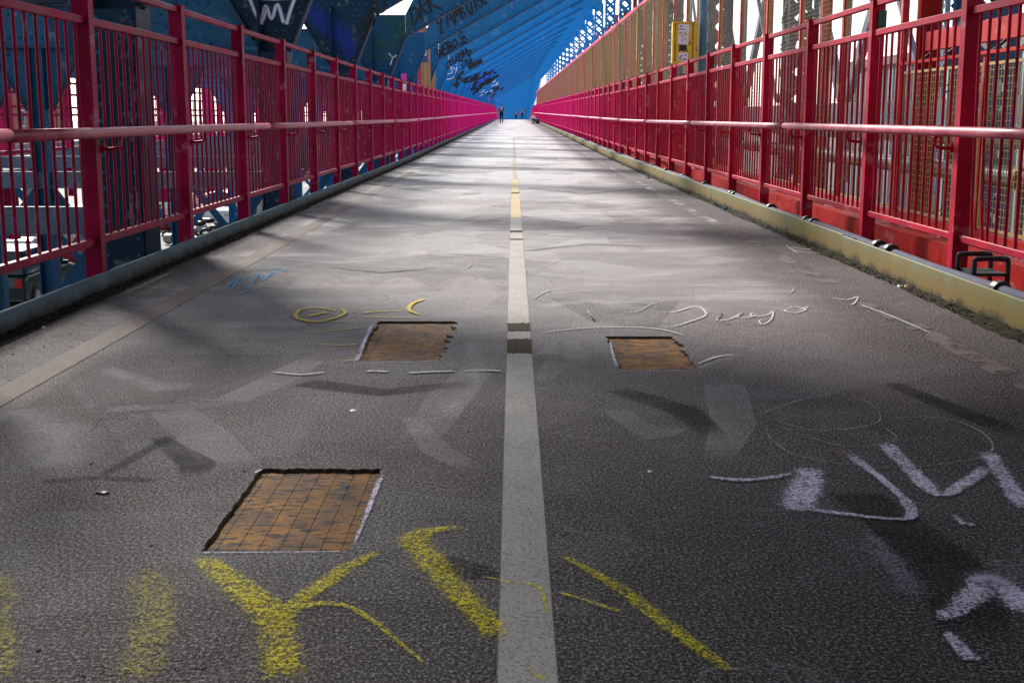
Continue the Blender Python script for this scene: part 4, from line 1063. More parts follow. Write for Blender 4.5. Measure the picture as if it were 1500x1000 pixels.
# ---- blue pole with yellow call box
t = thing('slate_pole', 'slate blue steel pole behind the right railing carrying the yellow box', 'pole', (3.365, 23.2, 0))
put('shaft', MB().tube([(0, 0, -.3), (0, 0, 6.0)], [.082, .065], 14).mesh('shaft', True), M['pole'], t)
put('collar', MB().tube([(0, 0, 1.35), (0, 0, 1.47)], .1, 14).mesh('collar'), M['black'], t)
put('junction_box', MB().box(-.34, .05, .09, .25, 1.52, 1.83).mesh('junction_box'), M['black'], t)
t = thing('yellow_call_box', 'worn yellow box covered in stickers hanging on the slate blue pole', 'call box', (3.0, 23.05, 2.0))
bevel(put('housing', MB().box(-.20, .20, -.09, .10, 0, .72).mesh('housing'), M['yellow'], t), .02, 2)
bevel(put('side_panel', MB().box(.203, .245, -.06, .12, .03, .70).mesh('side_panel'), M['yellow'], t), .008)
for (z0, z1) in ((0, .025), (.695, .72)): put('frame_bar', MB().box(-.205, .205, -.115, -.092, z0, z1).mesh('frame_bar'), M['yellow'], t)
for x0 in (-.205, .18): put('frame_bar', MB().box(x0, x0 + .025, -.115, -.092, .0255, .6945).mesh('frame_bar'), M['yellow'], t)
for a in range(5):
    for b in range(24):
        if a in (0, 4) or (b % 6 == 0): put('vent_hole', MB().box(-.165 + a * .076, -.14 + a * .076, -.0935, -.0915, .04 + b * .027, .054 + b * .027).mesh('vent_hole'), M['black'], t)
def sticker(parent, x, z, w_, h_, y, base, inks, seed):
    rnd = random.Random(seed)
    s_ = put('sticker', MB().box(x, x + w_, y - .0025, y, z, z + h_).mesh('sticker'), base, parent)
    m = MB()
    for q in range(9):
        a = x + rnd.uniform(.05, .7) * w_; b = z + rnd.uniform(.08, .8) * h_
        m.box(a, a + w_ * rnd.uniform(.06, .24), y - .0035, y - .0026, b, b + h_ * rnd.uniform(.05, .14))
    put('print', m.mesh('print'), inks, s_)
sticker(t, -.10, .51, .19, .17, -.095, M['paper_white'], M['paper_blue'], 1)
sticker(t, -.11, .33, .19, .16, -.098, M['paper_white'], M['paper_pink'], 2)
sticker(t, -.08, .22, .13, .10, -.095, M['paper_black'], M['green_sign'], 3)
sticker(t, -.10, .04, .18, .15, -.098, M['paper_white'], M['paper_black'], 4)
# green sign plate on a right hand post
gs = put('green_plate', MB().box(-.032, .032, -.004, .004, 0, .14).mesh('green_plate'), M['green_sign'], None, (2.93, 10.39, 1.77))
tag(gs, 'small dark green plate fixed to the top of a right railing post', 'plate')

# ---- ochre mesh panel on the left with sticker post
t = mesh_screen('wire_fence', 'ochre mesh panel rising above the left railing under the fourth portal frame', -2.95, 40.3, 2.1, 4, .1, 3.9, cell=.05)
s_ = thing('stickered_sign', 'narrow dark sign plate with stickers on a red post by the left mesh panel', 'sign', (-2.86, 40.9, 0))
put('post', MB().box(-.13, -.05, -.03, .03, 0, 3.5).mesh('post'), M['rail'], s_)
put('plate', MB().box(-.04, .17, -.012, .0, 2.75, 3.5).mesh('plate'), M['paper_blue'], s_)
sticker(s_, .02, 2.95, .11, .2, -.014, M['paper_white'], M['paper_pink'], 7)
sticker(s_, -.02, 3.25, .15, .12, -.014, M['paper_black'], M['paper_pink'], 8)
# stickers on a column
for (z, mt) in ((1.85, 'paper_white'), (2.15, 'paper_pink'), (1.55, 'paper_white')):
    o = put('sticker', MB().box(-.07, .09, -.002, 0, 0, .2).mesh('sticker'), M[mt], None, (-3.30, 38.95 + .05, z)); 
    tag(o, {1.85: 'white sticker in the middle of the left column beside the ochre mesh panel', 2.15: 'magenta sticker, highest on the left column beside the ochre mesh panel', 1.55: 'white sticker lowest on the left column beside the ochre mesh panel'}[z], 'sticker')
# small yellow sign far along the left
t = thing('round_sign', 'small round yellow sign on a thin red pole far along the left railing', 'sign', (-2.72, 146, zp(146)))
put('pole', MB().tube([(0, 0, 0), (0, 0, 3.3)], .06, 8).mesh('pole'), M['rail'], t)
put('disc', MB().tube([(0, -.08, 3.5), (0, -.04, 3.5)], .34, 14).mesh('disc'), M['yellow'], t)

# ================================================================== LETTERING ON THE STEEL
FONT = {
 'C': [[(.9, .85), (.5, 1), (.1, .7), (.1, .3), (.5, 0), (.95, .15)]], 'U': [[(.1, 1), (.1, .3), (.45, 0), (.85, .3), (.9, 1)]],
 'S': [[(.9, .85), (.5, 1), (.15, .78), (.5, .5), (.85, .25), (.5, 0), (.1, .15)]], 'T': [[(.0, .95), (1, 1)], [(.5, 1), (.45, 0)]],
 'O': [[(.5, 1), (.1, .6), (.2, .1), (.6, 0), (.95, .4), (.8, .9), (.45, 1)]], 'M': [[(.0, 0), (.15, 1), (.5, .35), (.85, 1), (1, 0)]],
 'D': [[(.1, 0), (.15, 1)], [(.0, .95), (.6, .95), (.95, .5), (.6, .05), (.05, 0)]], 'R': [[(.1, 0), (.12, 1)], [(.05, .95), (.7, .98), (.8, .65), (.15, .5), (.95, 0)]],
 'K': [[(.1, 0), (.15, 1.05)], [(.95, 1.1), (.15, .45), (1, -.1)]], 'Y': [[(.05, 1), (.45, .5)], [(.95, 1.05), (.45, .4), (.3, -.15)]],
 'A': [[(.0, 0), (.45, 1), (.9, -.05)], [(.15, .4), (.8, .4)]], 'B': [[(.1, 0), (.12, 1)], [(.05, 1), (.7, .9), (.6, .6), (.15, .5), (.85, .4), (.8, .05), (.05, 0)]],
 'W': [[(.0, 1), (.2, 0), (.5, .7), (.75, 0), (1, 1)]], 'E': [[(.9, .95), (.15, .9), (.1, .05), (.9, .0)], [(.15, .5), (.75, .5)]],
 'H': [[(.1, 1), (.1, 0)], [(.85, 1.05), (.85, -.05)], [(.1, .5), (.85, .5)]], 'N': [[(.1, 0), (.1, 1), (.8, .05), (.85, 1)]], 'I': [[(.5, 1), (.5, 0)]]}
def steel_put(strokes, yk, yoff, mat, label):
    t = thing('spray_tag', label, 'graffiti', (0, 0, 0), None, 'spray tags on the blue steel')
    for i, st in enumerate(strokes):
        put('stroke', ribbon_mesh('stroke', [st], i * .0004, lambda x, z, l: (x, yk + yoff - l, z + zp(yk))), M[mat], t)
    return t
def steel_text(k, txt, x0, z0, size, slope, mat, label, hw=.028, yoff=-.03, adv=.85, jit=.10, seed=1, tall=1.5):
    rnd = random.Random(seed); strokes = []; dx = Vector((1, slope)).normalized(); nx = Vector((-dx.y * .4, 1)).normalized()
    for i, ch in enumerate(txt):
        ox = Vector((x0, z0)) + dx * size * adv * i; sc = size * rnd.uniform(.8, 1.25); ox = ox + Vector((rnd.uniform(-.08, .08), rnd.uniform(-.16, .16))) * size; tl = rnd.uniform(-.35, .35)
        for st in FONT.get(ch, []):
            pts = [(ox + dx * (p[0] + tl * p[1]) * sc * .9 + nx * p[1] * sc * tall + Vector((rnd.uniform(-jit, jit), rnd.uniform(-jit, jit))) * size) for p in st]
            hv = hw * rnd.uniform(.8, 1.35)
            strokes.append([(a, b, hv) for a, b in smooth([(q.x, q.y) for q in pts], 5)])
    yk = D1 + P * k
    return steel_put(strokes, yk, yoff, mat, label)
def steel_strokes(k, sts, mat, label, yoff=-.03):
    yk = D1 + P * k
    return steel_put([[tuple(q) for q in smooth(s, 5)] for s in sts], yk, yoff, mat, label)
def FP(k, px, py):      # photograph pixel -> (x, z) on frame k
    d_ = D1 + P * k; s = F / (d_ * .985); return ((px - 752) / s, (171 - py) / s + E)
def fs(k, pts, hw): 
    s = F / (D1 + P * k); return [(*FP(k, a, b), hw / s) for a, b in pts]
# white crown outline
steel_strokes(1, [fs(1, [(372, 2), (405, 4), (437, 2)], 4), fs(1, [(372, 2), (378, 20), (388, 40)], 4), fs(1, [(388, 40), (395, 14), (403, 32), (412, 12), (420, 38)], 4), fs(1, [(424, 40), (430, 22), (437, 4)], 4),
                  fs(1, [(391, 34), (396, 20)], 3)], 'tag_white', 'soft white sprayed crown outline on the second left gusset', yoff=-.03)
steel_strokes(2, [fs(2, [(455, 15), (475, 40), (500, 60), (520, 85)], 16), fs(2, [(470, 25), (500, 45), (518, 70)], 14)], 'tag_blue', 'blurry blue spray haze on the third left gusset', -.034)
steel_strokes(3, [fs(3, [(565, 35), (600, 40), (590, 55)], 14), fs(3, [(545, 60), (570, 70), (590, 50)], 14), fs(3, [(540, 85), (560, 88), (580, 84)], 8)], 'tag_green', 'dim green spray haze on the fourth left gusset', -.034)
steel_strokes(3, [fs(3, [(571, 81), (577, 87), (582, 84)], 1.6), fs(3, [(577, 87), (575, 93), (573, 98)], 1.2)], 'tag_white', 'tiny white sprayed bird shaped squiggle on the fourth left gusset', -.034)
x_, z_ = FP(2, 529, 62); steel_text(2, 'CUSTOM', x_, z_, .21, 1.15, 'tag_black', 'black sprayed word climbing the right edge of the third left gusset', .024, yoff=-.034, seed=21, adv=.72, tall=1.35)
x_, z_ = FP(3, 606, 41); steel_text(3, 'DRK', x_, z_, .26, .60, 'tag_black', 'three bold black letters on the fourth frame girder', .028, seed=3, adv=1.0)
x_, z_ = FP(3, 664, 8); steel_text(3, 'MN', x_, z_, .26, .56, 'tag_black', 'black zigzag letters further up the fourth frame girder', .028, seed=5)
x_, z_ = FP(4, 647, 53); steel_text(4, 'YAMBURR', x_, z_, .235, .60, 'tag_black', 'longest black sprayed word, just below the ochre mesh panel top', .026, seed=4, adv=1.05, tall=1.7)
x_, z_ = FP(5, 643, 90); steel_text(5, 'WEBOSO', x_, z_, .22, .54, 'tag_black', 'rounded black sprayed word on the sixth frame girder', .026, seed=6, adv=.92, tall=1.4)
x_, z_ = FP(6, 654, 106); steel_text(6, 'CHROMO', x_, z_, .22, .54, 'tag_black', 'black sprayed word with a round first letter on the seventh frame girder', .028, seed=8, adv=.95, tall=1.3)
x_, z_ = FP(7, 676, 107); steel_text(7, 'STUR', x_, z_, .19, .50, 'tag_black', 'short black sprayed word on the eighth frame girder', .03, seed=9, adv=.85, tall=1.2)
rnd = random.Random(12)
steel_strokes(7, [fs(7, [(645, 112), (650, 107), (654, 112), (650, 117), (645, 112)], 2.0)], 'tag_black', 'black ring shaped tag just above the left railing')
steel_strokes(8, [fs(8, [(652, 128), (664, 122), (670, 110)], 1.6)], 'tag_black', 'black curved swoosh under the ring shaped tag')
steel_strokes(7, [fs(7, [(655, 122), (666, 118), (670, 104)], 1.2), fs(7, [(656, 114), (663, 112), (661, 104), (668, 108)], 1.0)], 'tag_white', 'white arc and scribble tag beside the black ring')
steel_strokes(8, [fs(8, [(668, 134), (671, 120), (680, 110)], 2.0), fs(8, [(663, 130), (674, 128)], 1.6), fs(8, [(671, 122), (677, 120)], 1.4)], 'tag_black', 'black upright scrawl above the left railing, right of the white arc')
steel_strokes(8, [fs(8, [(686, 105), (695, 100), (706, 94)], 4.5)], 'tag_black', 'thick black smudge tag high on the ninth frame girder')
for k, nt_, bl in ((9, 16, 'tag_black'), (10, 12, 'tag_skyblue'), (11, 18, 'tag_black'), (12, 16, 'tag_black'), (14, 9, 'tag_white'), (16, 12, 'tag_black'), (18, 6, 'tag_skyblue')):
    sts = []
    for q in range(nt_):
        t_ = rnd.random(); px = 676 + (k - 9) * 5 + t_ * (34 - (k - 9) * 1.6); py = 116 + (k - 9) * 3.2 + (1 - t_) * 16 - 14 * rnd.random() + 4
        ln = rnd.uniform(5, 14) * (1 if k < 13 else .5)
        sts.append(fs(k, [(px, py), (px + ln * .4, py - ln * .28 + rnd.uniform(-1.5, 1.5)), (px + ln, py - ln * .55)], rnd.uniform(.7, 1.5) if bl != 'tag_black' else rnd.uniform(.8, 1.9)))
    steel_strokes(k, sts, bl, '%s scribbles low on the blue girders, cluster %s' % ({'tag_black': 'black', 'tag_white': 'white', 'tag_skyblue': 'bright blue'}[bl], {9: 'nearest the camera, behind the upright scrawl', 10: 'just left of the round yellow sign', 11: 'directly above the round yellow sign', 12: 'right of the round yellow sign', 14: 'close above the walker in black', 16: 'above the head of the walker in black', 18: 'furthest toward the end of the walkway'}[k]))

# ================================================================== LEFT SIDE BELOW AND BEYOND
# twin walkway railing far left
t = thing('twin_railing', 'red railing of the twin walkway seen far left through the arches', 'railing', (0, 0, 0))
for k in range(0, 30):
    y = 18 + 2.4 * k
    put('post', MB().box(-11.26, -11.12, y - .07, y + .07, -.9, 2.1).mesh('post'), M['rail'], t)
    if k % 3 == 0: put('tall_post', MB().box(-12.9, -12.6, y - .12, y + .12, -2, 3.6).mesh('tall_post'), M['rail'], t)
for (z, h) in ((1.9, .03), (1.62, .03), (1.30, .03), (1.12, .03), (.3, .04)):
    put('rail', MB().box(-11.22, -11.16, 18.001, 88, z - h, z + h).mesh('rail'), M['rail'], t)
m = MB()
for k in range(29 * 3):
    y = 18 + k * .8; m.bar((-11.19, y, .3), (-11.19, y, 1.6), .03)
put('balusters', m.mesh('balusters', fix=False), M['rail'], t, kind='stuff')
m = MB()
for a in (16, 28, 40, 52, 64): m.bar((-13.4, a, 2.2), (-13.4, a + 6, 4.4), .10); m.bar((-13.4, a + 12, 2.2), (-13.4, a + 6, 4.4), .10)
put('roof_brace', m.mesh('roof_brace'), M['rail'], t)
m = MB(); m.box(-15.2, -11.3, 14, 92, -.35, -.1); tag(put('twin_deck', m.mesh('twin_deck'), M['concrete']), 'grey deck slab carrying the twin red railing at far left', 'deck')
# elevated roadway girder with parapet behind the street
t = thing('side_viaduct', 'low grey viaduct girder with ribbed concrete parapet behind the street at left', 'viaduct', (0, 0, 0))
put('girder', MB().box(-22.4, -22.2, 14, 200, -1.95, -1.28).mesh('girder'), M['blue_grey'], t)
put('parapet', MB().box(-22.55, -22.41, 14, 200, -1.25, -.15).mesh('parapet'), M['concrete'], t)
for k in range(60):
    put('rib', MB().box(-22.405, -22.34, 14 + 3.1 * k, 14.25 + 3.1 * k, -1.2, -.2).mesh('rib'), M['concrete'], t)
for k in range(14): put('pier', MB().box(-22.5, -22.1, 20 + 13 * k, 20.5 + 13 * k, SZ, -1.95).mesh('pier'), M['blue_grey'], t)

# cars
def make_car(paint, label, kind=0):
    t = thing('parked_car', label, 'car', group='cars parked in the street below')
    L_, W2 = 4.5, .89; top = 1.62 if kind == 0 else 1.45
    prof = [(-2.25, .38), (-2.27, .68), (-2.18, .93), (-1.9, 1.02), (-1.2, 1.02), (1.15, 1.02) if kind else (1.35, 1.02), (2.05, .88), (2.24, .66), (2.25, .36)]
    def loft(prof, ws):
        m = MB(); rows = []
        for (y, z), w_ in zip(prof, ws):
            rows.append([(-w_ * .93, y, z), (-w_, y, z - .06), (-w_ * .98, y, .30), (w_ * .98, y, .30), (w_, y, z - .06), (w_ * .93, y, z)])
        i = 0; n = 6
        for r in rows: m.v += r
        for a in range(len(rows) - 1):
            for j in range(n): q = a * n + j; m.f.append((q, a * n + (j+1) % n, (a+1) * n + (j+1) % n, (a+1) * n + j))
        m.f.append(tuple(range(n))); m.f.append(tuple(reversed(range((len(rows)-1) * n, len(rows) * n)))); return m
    o = put('body', loft(prof, [.80, .86, W2, W2, W2, W2, .88, .84, .78]).mesh('body', False), paint, t); bevel(o, .03, 2)
    y0, y1, y2, y3 = (-2.05, -1.75, .35, 1.05) if kind == 0 else (-1.6, -1.0, .35, 1.1)
    m = MB(); a = W2 * .92; b = W2 * .76
    m.v = [(-a, y0, 1.02), (a, y0, 1.02), (a, y3, 1.02), (-a, y3, 1.02), (-b, y1, top), (b, y1, top), (b, y2, top), (-b, y2, top)]
    m.f = [(4, 5, 6, 7), (0, 1, 5, 4), (1, 2, 6, 5), (2, 3, 7, 6), (3, 0, 4, 7), (0, 3, 2, 1)]
    o = put('cabin_glass', m.mesh('cabin_glass'), M['glass'], t)
    r = MB(); r.box(-b - .01, b + .01, y1 - .02, y2 + .02, top - .01, top + .035)
    put('roof', r.mesh('roof'), paint, t); bevel(t.children[-1], .02, 2)
    pl = MB()
    for s in (-1, 1):
        for (ya, yb) in ((y0, y1), (y3, y2)): pl.bar((s * a, ya, 1.02), (s * b, yb, top), .07)
        for ym in ((y1 + y2) / 2 + .1, ): pl.bar((s * a * 1.005, ym, 1.02), (s * b * 1.01, ym, top), .06)
    put('pillar', pl.mesh('pillar'), paint, t)
    for s in (-1, 1):
        for y in (-1.4, 1.4):
            wh = put('wheel', None, None, t, (s * .80, y, .33))
            put('tyre', MB().tube([(-.11, 0, 0), (.11, 0, 0)], .33, 18).mesh('tyre'), M['black'], wh)
            put('rim', MB().tube([(s * .112, 0, 0), (s * .125, 0, 0)], .2, 10).mesh('rim'), M['chrome'], wh)
        put('headlight', MB().box(s * .62 - .13, s * .62 + .13, 2.2, 2.26, .62, .76).mesh('headlight'), M['lamp_glass'], t)
        put('tail_light', MB().box(s * .72 - .1, s * .72 + .1, -2.29, -2.22, .68, .92).mesh('tail_light'), M['tail'], t)
        put('door_handle', MB().box(s * .895 - .01, s * .895 + .01, -.45, -.28, .86, .89).mesh('door_handle'), M['chrome'], t)
        put('mirror', MB().box(s * .98 - .07, s * .98 + .07, .78, .9, 1.0, 1.12).mesh('mirror'), paint, t)
    return t
protos = [make_car(M['car_dark'], 'dark tall car at the left edge of the picture, seen below the bottom rail', 0),
          make_car(M['car_silver'], 'silver saloon parked behind the dark car in the street below', 1),
          make_car(M['car_white'], 'white van like car in the far row of the street below', 0),
          make_car(M['car_red'], 'maroon saloon in the street below, half hidden by columns', 1)]
spots = [(0, -14.5, 37.4, 'dark tall car at the left edge of the picture, seen below the bottom rail'),
         (1, -18.4, 36.5, 'silver saloon in the far row beyond the dark car at the left edge'),
         (2, -18.4, 42.5, 'white tall car in the far row, seen between the first and second left posts'),
         (3, -14.5, 45.5, 'maroon saloon in the near row behind the dark car'),
         (1, -18.4, 48.5, 'silver saloon in the far row seen left of the second left post'),
         (2, -14.5, 64, 'white tall car in the near row right of the motorcycles'),
         (2, -18.4, 55, 'white tall car in the far row right of the second left post'),
         (1, -14.5, 71, 'silver saloon in the near row beyond the white tall car'),
         (0, -18.4, 62, 'dark tall car in the far row between two white cars'),
         (2, -18.4, 69, 'white tall car in the far row beyond the dark one'),
         (3, -18.4, 76, 'maroon saloon at the far end of the far row'),
         (1, -14.5, 79, 'silver saloon at the far end of the near row')]
used = set()
for (k, x, y, lab) in spots:
    o = protos[k] if k not in used else copy_tree(protos[k]); used.add(k)
    o.location = (x, y, SZ + .005); o['label'] = lab; o.rotation_euler = (0, 0, R(180) if random.random() < .3 else 0)

# motorcycles parked in a row
def make_moto(label):
    t = thing('motorcycle', label, 'motorcycle', group='motorcycles parked below the left railing')
    for y in (-.7, .72):
        wh = put('wheel', None, None, t, (0, y, .32))
        m = MB(); pts = [(0, .26 * math.cos(a * math.pi / 8), .26 * math.sin(a * math.pi / 8)) for a in range(17)]
        m.tube(pts, .06, 8, False); put('tyre', m.mesh('tyre', True), M['black'], wh)
        m = MB()
        for a in range(6): c_, s_ = math.cos(a * math.pi / 3), math.sin(a * math.pi / 3); m.bar((0, 0, 0), (0, .24 * c_, .24 * s_), .02)
        put('rim', m.mesh('rim'), M['chrome'], wh)
    put('frame', MB().tube([(0, -.7, .32), (0, -.3, .45), (0, .2, .35), (0, .35, .85), (0, -.1, .78), (0, -.6, .8)], .035, 6).mesh('frame'), M['black'], t)
    put('fork', MB().tube([(.07, .72, .32), (.07, .42, .98)], .022, 6).tube([(-.07, .72, .32), (-.07, .42, .98)], .022, 6).mesh('fork'), M['chrome'], t)
    put('engine', bevel(put('engine_tmp', MB().box(-.15, .15, -.2, .22, .3, .62).mesh('engine'), M['chrome']), .05, 2).data, None, t)
    bpy.data.objects.remove(bpy.data.objects['engine_tmp'])
    put('fuel_tank', MB().tube([(0, -.08, .84), (0, .05, .9), (0, .25, .9), (0, .36, .84)], [.07, .15, .15, .08], 10).mesh('fuel_tank', True), M['car_red'], t)
    put('seat', MB().tube([(0, -.75, .86), (0, -.5, .82), (0, -.1, .82)], [.07, .12, .11], 8).mesh('seat', True), M['black'], t)
    put('handlebar', MB().tube([(-.36, .28, 1.05), (-.15, .4, 1.0), (.15, .4, 1.0), (.36, .28, 1.05)], .016, 6).mesh('handlebar'), M['chrome'], t)
    put('headlight', MB().tube([(0, .45, .92), (0, .58, .92)], [.05, .09], 10).mesh('headlight'), M['lamp_glass'], t)
    put('exhaust', MB().tube([(.13, .1, .35), (.16, -.3, .28), (.16, -.85, .34)], .04, 8).mesh('exhaust'), M['chrome'], t)
    return t
mo = make_moto('motorcycle'); labs = ['black motorcycle with maroon tank, leftmost of the row below the second left bay', 'second motorcycle from the left in the row below the left railing', 'third motorcycle in the row below the left railing', 'rightmost motorcycle in the row below the left railing']
for k in range(4):
    o = mo if k == 0 else copy_tree(mo); o.location = (-14.2 + .1 * k, 52.5 + 1.5 * k, SZ + .005); o.rotation_euler = (0, R(-8), R(70 + random.uniform(-8, 8))); o['label'] = labs[k]
# street tree and pedestrian level greenery seen between the posts
def leaf_tree(x, y, h, label):
    t = thing('street_tree', label, 'tree', (x, y, SZ), group='small street trees at left')
    m = MB(); m.tube([(0, 0, 0), (.05, .02, h * .3), (-.04, 0, h * .6)], [.12, .09, .05], 8)
    for k in range(7):
        a = k * .9; m.tube([(0, 0, h * (.32 + .04 * k)), (math.cos(a) * h * .2, math.sin(a) * h * .2, h * (.5 + .05 * k))], [.04, .015], 5)
    put('trunk', m.mesh('trunk'), M['bark'], t)
    m = MB(); rnd = random.Random(x)
    for q in range(14):
        cx, cy, cz = rnd.gauss(0, h * .16), rnd.gauss(0, h * .16), h * rnd.uniform(.5, .95)
        for k in range(110):
            a = Vector((cx + rnd.gauss(0, .28), cy + rnd.gauss(0, .28), cz + rnd.gauss(0, .2))); u = Vector((rnd.uniform(-1, 1), rnd.uniform(-1, 1), rnd.uniform(-.6, .6))).normalized() * .09; v = u.cross(Vector((rnd.uniform(-1, 1), .3, 1))).normalized() * .05
            i = len(m.v); m.v += [tuple(a - u), tuple(a + v), tuple(a + u), tuple(a - v)]; m.f.append((i, i+1, i+2, i+3))
    put('crown', m.mesh('crown', fix=False), M['leaf'], t, kind='stuff')
leaf_tree(-20.6, 63.5, 3.3, 'small leafy tree on the pavement, seen just right of the first left post')
leaf_tree(-20.8, 90, 3.6, 'small leafy tree further along the pavement, half hidden by the left railing')
# pale corrugated building at right
def building(x0, x1, y0, y1, z1, mat, label, face=1, nwin=(6, 4), corr=False):
    t = thing('building', label, 'building', (0, 0, 0))
    put('wall', MB().box(x0, x1, y0, y1, SZ, z1).mesh('wall'), mat, t)
    put('roof', MB().box(x0 - .2, x1 + .2, y0 - .2, y1 + .2, z1 + .003, z1 + .3).mesh('roof'), M['concrete'], t)
    fx = x0 if face < 0 else x1; s = -1 if face < 0 else 1
    if corr:
        m = MB(); y = y0
        while y < y1: m.box(min(fx, fx + s * .08), max(fx, fx + s * .08), y, y + .14, SZ, z1 - .01); y += .42
        m2 = MB(); x = x0
        put('corrugation', m.mesh('corrugation'), mat, t, kind='stuff')
        m = MB(); x = x0
        while x < x1: m.box(x, x + .14, y0 - .08, y0, SZ, z1 - .01); x += .42
        put('corrugation', m.mesh('corrugation'), mat, t, kind='stuff')
        return
    ny, nz = nwin
    for a in range(ny):
        for b in range(nz):
            cy = y0 + (y1 - y0) * (a + .5) / ny; cz = SZ + 1.2 + b * 3.2
            if cz + 1.6 > z1: continue
            f = put('window', MB().box(min(fx, fx + s * .06), max(fx, fx + s * .06), cy - .65, cy + .65, cz, cz + 1.6).mesh('window'), M['white_paint'], t)
            put('pane', MB().box(min(fx + s * .061, fx + s * .07), max(fx + s * .061, fx + s * .07), cy - .55, cy + .55, cz + .1, cz + 1.5).mesh('pane'), M['window'], f)
building(13.5, 22, 30, 52, 2.9, M['siding'], 'pale corrugated metal shed seen through the right mesh', -1, corr=True)
building(-60, -44, 40, 62, 3.0, M['brick'], 'low brick building far across the street at left', 1, (6, 3))
building(-64, -46, 70, 96, 2.2, M['stucco'], 'cream building beside the brick one far at left', 1, (7, 3))
building(-70, -48, 104, 140, 4.6, M['brick'], 'long brick building furthest along the street at left', 1, (9, 3))
building(30, 44, 60, 90, 5.5, M['stucco'], 'cream building beyond the right truss', -1, (7, 3))

# ================================================================== PEOPLE
def skin_body(name, verts, edges, radii, mat, parent, lv=1):
    me = bpy.data.meshes.new(name); me.from_pydata(verts, edges, []); o = bpy.data.objects.new(name, me); COL.objects.link(o)
    md = o.modifiers.new('s', 'SKIN'); 
    for i, r in enumerate(radii): me.skin_vertices[0].data[i].radius = (r if isinstance(r, tuple) else (r, r))
    me.skin_vertices[0].data[0].use_root = True
    sb = o.modifiers.new('b', 'SUBSURF'); sb.levels = lv; sb.render_levels = lv
    dg = bpy.context.evaluated_depsgraph_get(); nm = bpy.data.meshes.new_from_object(o.evaluated_get(dg))
    bpy.data.objects.remove(o)
    for p in nm.polygons: p.use_smooth = True
    nm.materials.clear(); return put(name, nm, mat, parent)
def person(label, loc, rz, H=1.8, shirt='cloth_black', legs='cloth_black', step=.22, arm=.12, crouch=False, hair='hair', group=None):
    t = thing('person', label, 'person', loc, (0, 0, rz), group); s = H / 1.8
    if not crouch:
        J = {'pel': (0, 0, .95), 'wai': (0, .0, 1.08), 'che': (0, 0, 1.32), 'nec': (0, 0, 1.50), 'hd0': (0, .01, 1.60), 'hd1': (0, .02, 1.72),
             'shl': (-.19, 0, 1.43), 'ell': (-.26, -arm * .4, 1.16), 'wrl': (-.26, arm, .93), 'shr': (.19, 0, 1.43), 'elr': (.26, -arm * .2, 1.16), 'wrr': (.25, arm * 1.2, .96),
             'hpl': (-.10, 0, .91), 'knl': (-.11, step * .6, .50), 'anl': (-.11, step, .09), 'tol': (-.11, step + .17, .04),
             'hpr': (.10, 0, .91), 'knr': (.11, -step * .2, .50), 'anr': (.11, -step, .12), 'tor': (.11, -step + .16, .04)}
    else:
        J = {'pel': (0, -.12, .34), 'wai': (0, -.06, .46), 'che': (0, .06, .66), 'nec': (0, .13, .82), 'hd0': (0, .17, .90), 'hd1': (0, .20, 1.00),
             'shl': (-.19, .10, .76), 'ell': (-.26, .25, .56), 'wrl': (-.14, .42, .50), 'shr': (.19, .10, .76), 'elr': (.26, .25, .56), 'wrr': (.14, .42, .50),
             'hpl': (-.10, -.12, .32), 'knl': (-.16, .30, .50), 'anl': (-.13, .08, .09), 'tol': (-.14, .25, .04),
             'hpr': (.10, -.12, .32), 'knr': (.16, .30, .50), 'anr': (.13, .08, .09), 'tor': (.14, .25, .04)}
    Rr = {'pel': .13, 'wai': .115, 'che': (.15, .11), 'nec': .055, 'hd0': .078, 'hd1': .085, 'shl': .06, 'ell': .042, 'wrl': .027, 'shr': .06, 'elr': .042, 'wrr': .027,
          'hpl': .085, 'knl': .058, 'anl': .038, 'tol': .03, 'hpr': .085, 'knr': .058, 'anr': .038, 'tor': .03}
    ED = [('pel', 'wai'), ('wai', 'che'), ('che', 'nec'), ('nec', 'hd0'), ('hd0', 'hd1'), ('che', 'shl'), ('shl', 'ell'), ('ell', 'wrl'), ('che', 'shr'), ('shr', 'elr'), ('elr', 'wrr'),
          ('pel', 'hpl'), ('hpl', 'knl'), ('knl', 'anl'), ('anl', 'tol'), ('pel', 'hpr'), ('hpr', 'knr'), ('knr', 'anr'), ('anr', 'tor')]
    def grow(name, keys, mat, f=1.0, over=None):
        idx = {k: i for i, k in enumerate(keys)}
        JJ = dict(J); JJ.update(over or {})
        v = [tuple(c * s for c in JJ[k]) for k in keys]; e = [(idx[a], idx[b]) for a, b in ED if a in idx and b in idx]
        rr = [tuple(x * s * f for x in Rr[k]) if isinstance(Rr[k], tuple) else Rr[k] * s * f for k in keys]
        return skin_body(name, v, e, rr, mat, t)
    grow('body', list(J), M['skin'])
    cut = lambda a, b, k: tuple(J[a][i] + (J[b][i] - J[a][i]) * k for i in range(3))
    grow('shirt', ['wai', 'pel', 'che', 'shl', 'ell', 'shr', 'elr'], M[shirt], 1.16)
    grow('trousers', ['pel', 'hpl', 'knl', 'anl', 'hpr', 'knr', 'anr'], M[legs], 1.14)
    hb = Vector(J['hd1']) * s
    m = MB(); m.tube([tuple(hb + Vector((0, -.02, -.05))), tuple(hb + Vector((0, -.015, .03))), tuple(hb + Vector((0, -.01, .09))), tuple(hb + Vector((0, 0, .115)))], [.088, .098, .075, .02], 10)
    put('hair', m.mesh('hair', True), M[hair], t)
    # face
    m = MB(); m.tube([tuple(hb + Vector((0, .07, .0))), tuple(hb + Vector((0, .105, -.03)))], [.01, .016], 6); put('nose', m.mesh('nose'), M['skin'], t)
    for sx in (-.032, .032): put('eye', MB().dome(hb.x + sx, hb.y + .080, hb.z + .005, .011, (0, 1, 0)).mesh('eye'), M['black'], t)
